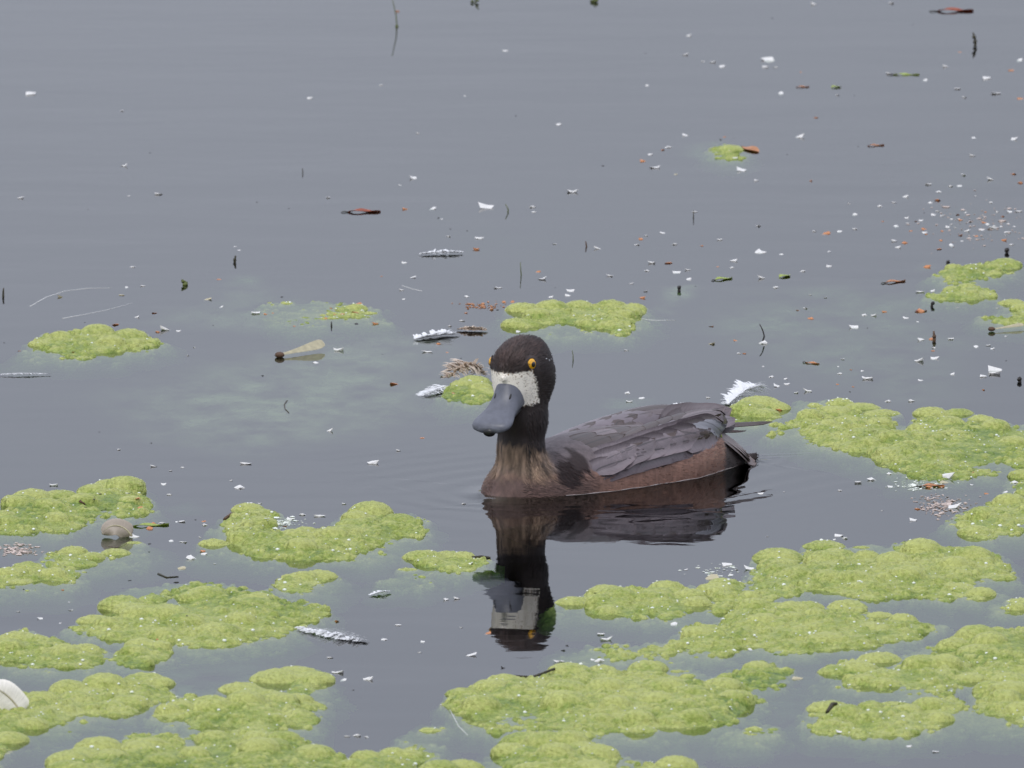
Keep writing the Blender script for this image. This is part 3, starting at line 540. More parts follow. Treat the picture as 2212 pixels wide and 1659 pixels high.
duck = empty('duck', DO)
tag(duck, 'dark brown duck with golden eyes and whitish face blaze floating on the pond', 'duck')
def to_local(P): return d2w(P)-DO
C_HEAD, C_CROWN, C_NECK, C_BREAST = lin(39, 30, 28), lin(66, 52, 48), lin(130, 108, 88), lin(92, 71, 64)
C_FLANK, C_FLANK2, C_BACK, C_RUMP, C_DARK = lin(136, 101, 86), lin(160, 126, 108), lin(94, 83, 84), lin(60, 49, 47), lin(36, 19, 16)
def mixc(a, b, t): return a*(1-t[..., None])+np.asarray(b)*t[..., None]
def wob(P, s, seed): return fbm(P[..., 0]*s+31, P[..., 1]*s+P[..., 2]*s*1.3+17, seed)-.5
def plumage(P):
    f, l_, z = P[..., 0], P[..., 1], P[..., 2]; H = d2h(P)
    c = np.tile(np.array(C_BACK), P.shape[:-1]+(1,)).reshape(P.shape)
    al = np.abs(l_)
    # flanks: warm brown band at the waterline, faint upright bars
    wl = 1.6+.24*(-f)*(f < 0)
    bars = .5+.5*np.sin(f*4.2+1.2*wob(P, 1.3, 60)*6+z*.8)
    fl = mixc(np.tile(np.array(C_FLANK), P.shape[:-1]+(1,)).reshape(P.shape), C_FLANK2, .55*bars*sstep(.3, 1.8, z)*sstep(2, -6, f))
    t = sstep(.35, -.15, z-wl-.5*wob(P, 1.5, 61)); c = c*(1-t[..., None])+fl*t[..., None]
    # rump and undertail
    c = mixc(c, C_RUMP, sstep(-7.5, -8.5, f+.4*wob(P, 2, 62)))
    # breast
    c = mixc(c, C_BREAST, sstep(4.5, 8.0, f+1.5*wob(P, 1.2, 63))*sstep(2.0, 1.1, z))
    # neck, streaked
    rn = np.hypot(f-10.35, l_)-(1.8+.75*np.maximum(2.5-z, 0))+.5*wob(P, 2, 65); nk = sstep(.4, -.2, rn)*sstep(.7, 2.0, z+1.2*wob(P, 1.5, 66))*(f > 7)
    st = fbm(np.arctan2(l_, f-10.2)*9+4, z*.9+3, 67, 3)
    c = mixc(c, C_NECK, nk); c = c*(1+nk*(st-.5)*2.6)[..., None]
    # the dark hood
    hd = sstep(3.35, 3.8, z+(st-.5)*1.3+.18*np.clip(l_, -1.5, 1.5))*(f > 7.2)
    c = mixc(c, C_HEAD, hd)
    c = mixc(c, C_CROWN, hd*sstep(.6, 1.7, H[..., 2])*sstep(-1.6, -.4, H[..., 0]))
    st2 = fbm(H[..., 1]*5+9, H[..., 0]*1.1+3, 68, 2); c = c*(1+hd*sstep(.3, 1.5, H[..., 2])*(st2-.5)*1.2)[..., None]
    # dark gap behind the neck where the wet feathers part
    pd = np.sqrt(((f-8.4)/1.7)**2+((z-1.7+(f-8.4)*.5)/.9)**2)+1.0*wob(P, 1.8, 64)
    c = mixc(c, C_DARK, sstep(1.05, .8, pd)*(l_ > 1.2))
    return np.clip(c, .004, 1)
def blaze(P):
    H = d2h(P); a, b, u = H[..., 0], np.abs(H[..., 1]), H[..., 2]
    d = np.minimum.reduce([a-(1.22+.10*np.maximum(u, 0)-.10*np.maximum(-u-1.2, 0)), .68-u-.10*(b-.7), u+1.85, 2.6-0*a])
    chin = (u < -1.35) & (b < .75)
    d = np.where(chin, np.minimum(d, -.3), d)
    return np.clip(d, -1, .4)*(P[..., 0] > 7)-1.0*(P[..., 0] <= 7)
V, Q = surface_nets(sd_body, (-15, -6.2, -4.6), (14.6, 6.2, 11.8), .115)
V = project(sd_body, V, 0, 1)
me = mesh_np('body', to_local(V), Q)
cc = plumage(V); attr(me, 'col', np.concatenate([cc, np.ones((len(V), 1))], 1), 'FLOAT_COLOR'); attr(me, 'blaze', blaze(V))
body = link('body', me, M_BODY, duck)

# wings
WINGS = []
for s in (1, -1):
    Vw, Qw = surface_nets(lambda P: sd_wing(P, s), (-10, .5 if s > 0 else -4.8, .4), (9, 4.8 if s > 0 else -.5, 4.8), .14)
    me = mesh_np('wing', to_local(Vw), Qw)
    k = fbm(Vw[:, 0]*.8+5, Vw[:, 2]*1.6, 70)
    c = mixc(np.tile(np.array(lin(110, 99, 104)), (len(Vw), 1)), lin(94, 84, 88), k)
    attr(me, 'col', np.concatenate([c, np.ones((len(Vw), 1))], 1), 'FLOAT_COLOR')
    WINGS.append(link('wing', me, M_WING, duck))

def feather(name, parent, root, tip, width, lift0, lift1, color, hug=True, blunt=.5, camber=.06, sag=0.0, ns=12, nc=5, roll=0.0):
    root = np.array(root, float); tip = np.array(tip, float)
    s = np.linspace(0, 1, ns); P = root+(tip-root)*s[:, None]; P[:, 2] -= sag*np.sin(s*math.pi)
    off = lift0+(lift1-lift0)*s**.45
    if hug: P = project(sd_duck, P, off)
    else:
        for _ in range(3):
            d = sd_duck(P)-off; g = grad(sd_duck, P); g /= np.linalg.norm(g, axis=1)[:, None]+1e-9; P = P-np.minimum(d, 0)[:, None]*g
    g = grad(sd_duck, P); g /= np.linalg.norm(g, axis=1)[:, None]+1e-9
    if not hug: g = g*.3+np.array([0, 0, 1.]); g /= np.linalg.norm(g, axis=1)[:, None]
    T = np.gradient(P, axis=0); T /= np.linalg.norm(T, axis=1)[:, None]
    S = np.cross(T, g); S /= np.linalg.norm(S, axis=1)[:, None]
    S = S*math.cos(roll)+g*math.sin(roll)
    prof = np.minimum(1, (s/.22)**.6)*np.maximum(1-np.clip((s-blunt)/(1-blunt), 0, 1)**2.4, 0)**.55; prof = np.maximum(prof, .04)
    cv = np.linspace(-1, 1, nc)
    W = P[:, None]+S[:, None]*(cv[None, :, None]*prof[:, None, None]*width/2)-g[:, None]*(camber*(cv**2)[None, :, None]*prof[:, None, None])
    if hug:
        W2 = W.reshape(-1, 3); o2 = np.repeat(off, nc)-.03*np.tile(cv**2, ns); d = sd_duck(W2)-o2; gg = grad(sd_duck, W2); gg /= np.linalg.norm(gg, axis=1)[:, None]+1e-9
        W = (W2-np.clip(d, -.3, .3)[:, None]*gg).reshape(ns, nc, 3)
    I = np.arange(ns*nc).reshape(ns, nc); q = np.stack([I[:-1, :-1], I[1:, :-1], I[1:, 1:], I[:-1, 1:]], -1).reshape(-1, 4)
    # two skins and a rim give it thickness
    Vt = W.reshape(-1, 3); Vb = Vt-np.repeat(g, nc, 0)*.035; n0 = len(Vt)
    edge = list(I[:, 0])+list(I[-1, 1:])+list(I[-2::-1, -1])+list(I[0, -2:0:-1]); ne = len(edge)
    rimq = np.array([(edge[i], edge[(i+1) % ne], n0+edge[(i+1) % ne], n0+edge[i]) for i in range(ne)])
    me = mesh_np(name, to_local(np.concatenate([Vt, Vb])), np.concatenate([q, q[:, ::-1]+n0, rimq]))
    attr(me, 'fu', np.tile(np.repeat(s, nc), 2)); attr(me, 'fv', np.tile(np.tile(cv, ns), 2))
    o = link(name, me, M_FEATHER, parent); j = random.uniform(.85, 1.15); o.color = (color[0]*j, color[1]*j, color[2]*j, 1)
    return o
WG, WG2, SC, SC2, TE, TD_ = lin(109, 98, 101), lin(98, 87, 90), lin(66, 51, 46), lin(100, 88, 89), lin(128, 127, 133), lin(80, 67, 63)
for s, wing in zip((1, -1), WINGS):
    # rows of wing coverts, the lower ones first
    for row, (z0, f0, f1, nfe, wd, ln, cl) in enumerate(((1.5, 5.4, -4.4, 6, 2.0, 4.6, SC), (2.0, 7.2, -2.2, 7, 2.6, 5.2, WG), (2.7, 7.6, -2.2, 7, 2.6, 5.0, WG))):
        if s < 0 and row > 0: continue
        for i in range(nfe):
            ff = f1+(f0-f1)*i/(nfe-1)+random.uniform(-.2, .2); zz = z0+(.15, .11, .06)[row]*(f0-ff)
            feather('covert_feather', wing, (ff, s*4.1, zz+.15), (ff-ln, s*3.6, zz+(.15, .10, .06)[row]*ln-.15+random.uniform(-.1, .1)), wd, -.14, (.05, .06, .08)[row], cl, True, .55, .03)
    for i in range(9):
        ff = 7.4-.6*(i % 5)+random.uniform(-.1, .1); zz = 1.75+.62*(i//5)+.09*(7.4-ff)
        feather('covert_feather', wing, (ff, s*3.9, zz+.1), (ff-2.6, s*3.7, zz+.25), 1.7, -.10, .07, WG, True, .55, .02)
    # scapulars over the shoulder and along the back
    for row, (l0, z0, f0, f1, nfe, wd, ln) in enumerate(((3.2, 3.1, 7.0, -3.2, 7, 1.7, 3.8), (2.3, 4.0, 7.0, -4.2, 8, 1.6, 3.6), (1.2, 4.4, 6.8, -5.2, 8, 1.6, 3.4))):
        if s < 0 and row == 0: continue
        for i in range(nfe):
            ff = f1+(f0-f1)*i/(nfe-1)+random.uniform(-.3, .3)
            feather('scapular_feather', wing, (ff, s*l0, z0), (ff-ln, s*(l0-.15+random.uniform(-.2, .2)), z0-.1), wd*random.uniform(.85, 1.1), -.08, (.08 if s > 0 else .02), SC if random.random() < .68 else SC2, True, .5, .04)
    # long tertials and the folded flight feathers whose tips show over the tail
    for k, (r0, t0, wd, cl) in enumerate((((-2.0, 3.0, 3.5), (-8.6, 2.2, 3.15), 1.15, TE), ((-2.6, 2.7, 3.8), (-9.0, 1.8, 3.4), 1.1, SC2), ((-3.2, 2.2, 4.0), (-10.0, 1.4, 3.75), 1.2, SC), ((-4.0, 1.6, 4.0), (-10.6, 1.1, 3.9), 1.2, SC2))):
        feather('tertial_feather', wing, (r0[0], s*r0[1], r0[2]), (t0[0], s*t0[1], t0[2]), wd, -.05, .16, cl, True, .6, .05)
for (r0, t0, wd, cl, side, rl) in (((-5.0, -.8, 3.7), (-12.6, -1.3, 3.75), 1.9, SC2, 1, -.8), ((-5.6, -1.2, 3.5), (-13.7, -1.6, 3.55), 1.7, SC2, 1, -1.0), ((-6.5, -1.0, 3.1), (-17.2, -.9, 2.4), .42, TD_, 1, -.9), ((-6.5, -.9, 3.0), (-14.3, -.8, 2.05), .3, TD_, 1, -.6), ((-5.0, .8, 3.6), (-11.4, .6, 3.3), 1.7, WG2, 0, -.5), ((-5.5, 1.2, 3.4), (-11.6, .4, 3.0), 1.6, SC2, 0, -.7)):
    feather('flight_feather', WINGS[side], r0, t0, wd, .12, .12, cl, False, .55, .12, roll=rl)
for k in range(11):
    a = (k-5)/5
    feather('tail_feather', duck, (-8.2, a*1.3, 2.45-.5*a*a), (-13.2+.6*a*a, a*1.5, .55-.45*a+random.uniform(-.1, .15)), 1.15, .08, .1, lin(104, 88, 83), False, .62, .05, roll=-.45)

# bill
def loft(rows, n=28, ex=.75):
    V = []; F = []
    for a, tp, bt, hw, fl in rows:
        ex = 1.25-.55*min(max((a-2.0)/2.2, 0), 1)
        for k in range(n):
            t = 2*math.pi*k/n; cx_, sy_ = math.cos(t), math.sin(t)
            y = hw*math.copysign(abs(cx_)**ex, cx_); zz = (tp-fl)*0+ (fl+(tp-fl)*abs(sy_)**.9 if sy_ >= 0 else fl-(fl-bt)*abs(sy_)**.7)
            V.append((a, y, zz))
    m = len(rows)
    for i in range(m-1):
        for k in range(n): F.append((i*n+k, i*n+(k+1) % n, (i+1)*n+(k+1) % n, (i+1)*n+k))
    F.append(tuple(range(n))[::-1]); F.append(tuple(range((m-1)*n, m*n)))
    return np.array(V), F
def resample(rows, k=4):
    R_ = np.array(rows); x = np.arange(len(R_)); xx = np.linspace(0, len(R_)-1, (len(R_)-1)*k+1)
    from numpy import interp
    Y = np.stack([interp(xx, x, R_[:, j]) for j in range(R_.shape[1])], -1)
    for _ in range(3): Y[1:-1] = .25*Y[:-2]+.5*Y[1:-1]+.25*Y[2:]
    return Y
UP = resample([(1.1, .85, -1.7, .9, -1.4), (1.8, .72, -1.9, 1.0, -1.45), (2.2, .42, -1.9, 1.04, -1.5), (2.7, -.16, -1.88, 1.04, -1.52), (3.2, -.70, -1.86, 1.06, -1.56), (3.8, -1.08, -1.88, 1.14, -1.6), (4.4, -1.3, -1.92, 1.33, -1.68), (4.9, -1.38, -1.98, 1.46, -1.76), (5.3, -1.46, -2.06, 1.42, -1.86), (5.58, -1.58, -2.12, 1.2, -1.95), (5.76, -1.8, -2.15, .7, -2.02)])
Vb, Fb = loft(UP)
bill = link('bill', mesh('bill', to_local(h2d(Vb)), Fb), M_BILL, duck)
LW = resample([(1.5, -1.7, -2.15, .8, -1.95), (2.6, -1.75, -2.2, .8, -2.0), (4.2, -1.78, -2.1, .9, -2.0), (5.0, -1.85, -2.15, .85, -2.03), (5.4, -1.95, -2.12, .45, -2.05)])
Vb, Fb = loft(LW, 20)
link('lower_mandible', mesh('lower_mandible', to_local(h2d(Vb)), Fb), M_NAIL, bill)
def ellmesh(c, r, n=14, m=10):
    V = []; F = []
    for i in range(m+1):
        p = math.pi*i/m
        for k in range(n):
            t = 2*math.pi*k/n; V.append((c[0]+r[0]*math.sin(p)*math.cos(t), c[1]+r[1]*math.sin(p)*math.sin(t), c[2]+r[2]*math.cos(p)))
    for i in range(m):
        for k in range(n): F.append((i*n+k, (i+1)*n+k, (i+1)*n+(k+1) % n, i*n+(k+1) % n))
    return np.array(V), F
Vn, Fn = ellmesh((5.66, 0, -2.12), (.24, .46, .30)); link('nail', mesh('nail', to_local(h2d(Vn)), Fn), M_NAIL, bill)
for s in (1, -1):
    Vn, Fn = ellmesh((0, 0, 0), (.24, .07, .085)); ang = .55; ca, sa = math.cos(ang), math.sin(ang)
    Vn = np.stack([Vn[:, 0]*ca+Vn[:, 2]*sa, Vn[:, 1], -Vn[:, 0]*sa+Vn[:, 2]*ca], -1)+np.array([3.02, s*.56, -.68])
    link('nostril', mesh('nostril', to_local(h2d(Vn)), Fn), M_NAIL, bill)
# eyes: pupil cap, golden ring, dark lid rim
def eye(s):
    c0 = np.array([.98, s*1.02, .82]); nrm = np.array([.30, s*.95, .10]); nrm /= np.linalg.norm(nrm)
    # set it on the surface
    P = h2d(c0[None]); nd_ = nrm[0]*HA+nrm[1]*HB+nrm[2]*HU; ts = np.linspace(0, 2, 200); dv = sd_body(P+ts[:, None]*nd_); t0 = ts[np.argmax(dv > 0)]
    rad = .46; ctr = (P+(t0-rad+.13)*nd_)[0]
    u = np.cross(nd_, [0, 0, 1.]); u /= np.linalg.norm(u); v = np.cross(u, nd_)
    def cap(a0, a1, rr, n=24, m=6):
        V = []; F = []
        for i in range(m+1):
            a = a0+(a1-a0)*i/m
            for k in range(n):
                t = 2*math.pi*k/n; V.append(ctr+rr*(math.cos(a)*nd_+math.sin(a)*(math.cos(t)*u+math.sin(t)*v)))
        for i in range(m):
            for k in range(n): F.append((i*n+k, i*n+(k+1) % n, (i+1)*n+(k+1) % n, (i+1)*n+k))
        return V, F
    root = bpy.data.objects.new('eye', mesh('eye', *(lambda VF: (to_local(np.array(VF[0])), VF[1]))(cap(.9, 2.8, rad*.985)))); COL.objects.link(root); root.data.materials.append(M_LID); root.parent = duck
    V_, F_ = cap(.40, 1.15, rad); link('iris', mesh('iris', to_local(np.array(V_)), F_), M_IRIS, root)
    V_, F_ = cap(.0, .41, rad*1.004); link('pupil', mesh('pupil', to_local(np.array(V_)), F_), M_PUPIL, root)
    rv = [ctr+rad*(math.cos(1.12)*nd_+math.sin(1.12)*(math.cos(t)*u+math.sin(t)*v)) for t in np.linspace(0, 2*math.pi, 25)]
    V_, F_ = tube(rv, .055, 6); link('eyelid', mesh('eyelid', to_local(np.array(V_)), F_), M_LID, root)
for s in (1, -1): eye(s)

# fine body feathering: thousands of barbs lying along the plumage
def barbs(n):
    r = np.random.default_rng(5); ok = np.nonzero(V[:, 2] > -.15)[0]
    wt = np.where(V[ok, 2] > 1.5, 1., .6)*np.where(V[ok, 0] > 6.8, 2.2, .7); pick = r.choice(ok, n, p=wt/wt.sum())
    P = V[pick]+r.normal(0, .05, (n, 3)); P = project(sd_body, P, 0, 2)
    H = d2h(P); keep = ~((H[:, 0] > 1.5) & (np.abs(H[:, 1]) < 1.05) & (H[:, 2] < .25))
    for s in (1, -1): keep &= np.linalg.norm(H-np.array([1.05, s*1.4, .82]), axis=1) > .62
    keep &= ~((P[:, 0] < 8.0) & (P[:, 0] > -8) & (P[:, 2] > 1.9+.1*np.maximum(-P[:, 0], 0)))
    keep &= (np.minimum(sd_wing(P, 1), sd_wing(P, -1)) > .08)
    P = P[keep]; H = H[keep]; n = len(P)
    G = grad(sd_body, P); G /= np.linalg.norm(G, axis=1)[:, None]
    hd = sstep(5.5, 7.5, P[:, 2])*(P[:, 0] > 7); nk = (P[:, 0] > 7.2)*sstep(.3, 2.0, P[:, 2])
    flow = np.tile(np.array([-1, 0, -.12]), (n, 1)); out = np.stack([P[:, 0]-10.2, P[:, 1], np.zeros(n)], -1)*.12
    flow = flow*(1-nk[:, None])+(np.array([-.12, 0, -1.])+out)*nk[:, None]
    flow = flow*(1-hd[:, None])+(-HA-.25*HU)*hd[:, None]+r.normal(0, .12, (n, 3))
    T = flow-(flow*G).sum(1)[:, None]*G; T /= np.linalg.norm(T, axis=1)[:, None]+1e-9; S = np.cross(T, G)
    ln = r.uniform(.22, .5, n)*np.where(nk > .5, 1.15, 1); wd = r.uniform(.018, .036, n); up = r.uniform(.02, .10, n)
    crown = (H[:, 2] > 1.2) & (P[:, 0] > 7); up = np.where(crown, up*1.5, up)
    face = blaze(P) > -.25; ln = np.where(face, ln*.4, ln); up = np.where(face, up*.3, up)
    A = P-S*wd[:, None]-G*.02; B = P+S*wd[:, None]-G*.02; M1 = P+T*(ln*.6)[:, None]+G*(up*.8)[:, None]; E = P+T*ln[:, None]+G*up[:, None]
    VV = np.stack([A, B, M1+S*(wd*.7)[:, None], M1-S*(wd*.7)[:, None], E], 1).reshape(-1, 3)
    i = np.arange(n)[:, None]*5
    me = mesh_np('fine_plumage', to_local(VV), np.concatenate([i+np.array([0, 1, 2]), i+np.array([0, 2, 3]), i+np.array([3, 2, 4])]))
    c = plumage(P)*r.uniform(.6, 1.5, n)[:, None]; bl = sstep(-.05, .1, blaze(P)); c = c*(1-bl[:, None])+np.array([.88, .82, .72])*bl[:, None]*r.uniform(.7, 1.1, n)[:, None]
    attr(me, 'col', np.repeat(np.concatenate([c, np.ones((n, 1))], 1), 5, 0), 'FLOAT_COLOR')
    tag(link('fine_plumage', me, M_BARB, body), kind='stuff')
barbs(26000)
# beads of water on the hood
for a, b, u, rr in ((-.5, 1.9, .9, .07), (-.9, 1.8, .8, .06), (-1.1, 1.8, -.35, .08), (-.8, 2, -.6, .055), (-1.2, 1.7, -.7, .10), (-.9, 1.9, -1.0, .05), (-.7, 2, -1.2, .05), (-.2, 2, 1.2, .06), (-1.4, 1.5, .3, .05), (-.4, 2, -2.3, .07)):
    p = project(sd_body, h2d(np.array([[a-.2, b, u-.55]])), .02, 8)[0]
    Vn, Fn = ellmesh(p, (rr, rr, rr), 10, 7); link('water_droplet', mesh('water_droplet', to_local(Vn), Fn), M_DROP, body)

# pale tube added for the meniscus glint where the water meets the flank
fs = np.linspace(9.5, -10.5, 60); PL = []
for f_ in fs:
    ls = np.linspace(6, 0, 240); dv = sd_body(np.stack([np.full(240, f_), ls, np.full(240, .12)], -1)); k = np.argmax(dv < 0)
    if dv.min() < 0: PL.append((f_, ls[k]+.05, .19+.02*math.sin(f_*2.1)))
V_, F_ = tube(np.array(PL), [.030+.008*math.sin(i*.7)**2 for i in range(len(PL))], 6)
link('waterline_glint', mesh('waterline_glint', to_local(np.array(V_)), F_), plain('pale_glint', (.36, .30, .28), .25, .2, 300, .6), body)

# ------------------------------------------------------------------ floating litter
def top_at(x, y):
    z = 0.0
    for xs, ys, h in MATS:
        if xs[0] <= x <= xs[-1] and ys[0] <= y <= ys[-1]:
            z = max(z, h[min(np.searchsorted(xs, x), len(xs)-1), min(np.searchsorted(ys, y), len(ys)-1)])
    return z
def spot(u, v):
    z = 0.0
    for _ in range(4): p = ground(u, v, z); z = .5*z+.5*top_at(p[0], p[1])
    p = ground(u, v, z); p[2] = top_at(p[0], p[1]); return p
lr = np.random.default_rng(21)
NICK = ['lone lumpy', 'orange-strewn', 'bright oblong', 'small rounded', 'pale bubbly', 'brown-tipped bubbly', 'dull green', 'smooth humped', 'narrow linking', 'wide bubbly', 'scum-side bubbly', 'scrappy', 'broad lumpy', 'long knobbly', 'ragged domed', 'large thick', 'low dull', 'double-domed pale', 'stick-carrying', 'stacked yellowish', 'small pale-domed', 'thin pale strip', 'thick red-dotted', 'low mossy', 'brownish-yellow', 'forked', 'small pointed', 'little lone oval', 'big mixed green', 'dark fringe', 'long low', 'paired-hump', 'sprawling', 'steep bright', 'thin broken', 'huge darkish', 'bent narrow', 'high rounded', 'tiny tufted', 'flat oval']
def cup(seed):
    """a small crumpled scale about 1 wide: a lumpy, flattened, off-centre crumb with a thin lip"""
    r = np.random.default_rng(seed); V = ICO_V*(1+.38*r.normal(0, 1, (12, 1)).clip(-1, 1.4)); V = V*np.array([.5, .5, .14])
    V[:, 2] += .03+.20*V[:, 0]*r.uniform(-1, 1)+.6*V[:, 0]**2*r.uniform(0, 1); return V, ICO_F
def variants(name, m, k0):
    out = []
    for k in range(6):
        me = mesh(name, *cup(k0+k), smooth=False); me.materials.append(m); out.append(me)
    return out
KIND = {'w': ('petal_flake', variants('petal_flake', M_WHITE, 0), 'tiny white petal-like flake floating on the pond', 'petal', 'white flakes scattered over the pond'),
        'o': ('bud_scale', variants('bud_scale', M_ORANGE, 10), 'small orange bud scale floating on the pond', 'bud scale', 'orange bud scales scattered over the pond'),
        'c': ('cream_scale', variants('cream_scale', M_PALE, 20), 'small cream-coloured bud scale floating on the pond', 'bud scale', 'cream bud scales scattered over the pond'),
        'd': ('dark_seed', variants('dark_seed', M_DARK, 30), 'small blackish seed crumb floating on the pond', 'seed', 'dark crumbs scattered over the pond')}
NOUN = {'w': 'white petal flake', 'o': 'orange bud scale', 'c': 'cream bud scale', 'd': 'blackish seed crumb'}
MARKS = [(ground(u, v)[:2], n) for u, v, n in (
 (1106, 1080, 'the duck breast'), (1330, 1075, 'the duck flank'), (1640, 1000, 'the duck tail'), (1190, 1390, 'the reflection of the duck head'), (605, 772, 'the pale winged seed with a round nut'),
 (785, 458, 'the curled dark red leaf'), (2065, 24, 'the red-orange leaf with a black notch'), (950, 550, 'the flat white down feather'), (940, 728, 'the white down feather with a grey fringe'), (1020, 714, 'the yellow-tinged cream feather'),
 (857, 58, 'the long thin upright weed stem'), (1282, 5, 'the brownish weed tuft'), (2106, 98, 'the dark knobbly upright twig'), (1958, 162, 'the yellow-green leaf strip'), (1806, 188, 'the round pale green leaf'),
 (1097, 457, 'the short bent green stem'), (398, 616, 'the leafy dark weed tuft'), (507, 566, 'the brown seed head'), (1648, 736, 'the curved black twig'), (1498, 470, 'the flake-capped dark stem'), (654, 374, 'the lone thin stem on grey water'),
 (1467, 628, 'the black bud behind the oblong mat'), (2175, 546, 'the black bud among dense flakes'), (2018, 735, 'the brown pointed bud'), (1932, 610, 'the slim orange-brown leaf'), (1755, 786, 'the slim orange leaf'), (150, 630, 'the long pale curving thread'), (2177, 712, 'the long narrow winged seed'), (715, 1372, 'the flat down feather by the mixed mat'), (2035, 1092, 'the pinkish scum'), (252, 1155, 'the curled brown feather'), (1565, 603, 'the pointed pale green leaf'), (1695, 598, 'the rounded yellow-green leaf'), (1892, 315, 'the faded orange leaf sliver'), (619, 880, 'the hair-like curved stem'))]
USED = {}
def where(kind, p, width):
    best = None
    for (xs, ys, h), nk in zip(MATS, NICK):
        dx = max(xs[0]+.01-p[0], 0, p[0]-xs[-1]+.01); dy = max(ys[0]+.03-p[1], 0, p[1]-ys[-1]+.03); d = math.hypot(dx, dy*.3)
        if p[2] > .0006 and d == 0: best = (-1, 'resting on', 'the '+nk+' mat'); break
        if best is None or d < best[0]: best = (d, 'afloat beside' if d < .025 else 'afloat near', 'the '+nk+' mat')
    if best[0] >= 0:
        for q, nm in MARKS:
            d = math.hypot(p[0]-q[0], (p[1]-q[1])*.3)
            if d < best[0]+.015: best = (d, 'afloat close by' if d < .03 else 'afloat off', nm)
    size = 'minute' if width < 6.5 else ('small' if width < 10.5 else ('broad' if width < 15 else 'large'))
    return size+' '+NOUN[kind]+' '+best[1]+' '+best[2]
def bit(kind, u, v, width):
    name, ms, lab, cat, grp = KIND[kind]; p = spot(u, v); lab = where(kind, p, width); sz = max(width*unit(u, v)*{'w': 1.4, 'o': 1.15, 'c': 1.1, 'd': .7}[kind], .0012)
    o = bpy.data.objects.new(name, ms[lr.integers(6)]); COL.objects.link(o)
    o.location = (p[0], p[1], p[2]-.02*sz); o.rotation_euler = (lr.uniform(.05, .35), lr.uniform(-.2, .2), lr.uniform(-.5, .5)+(math.pi if lr.random() < .5 else 0))
    o.scale = (sz, sz*lr.uniform(.8, 1.3), sz*lr.uniform(.7, 1.3)); return tag(o, lab, cat, grp)
def tile(ou, ov, k, kind, pts):
    for x, y, wd in pts: bit(kind, ou+x*k, ov+y*k, wd*k*.9)
K = .3335
T = lambda c, r: (c*737.5, r*553.0)
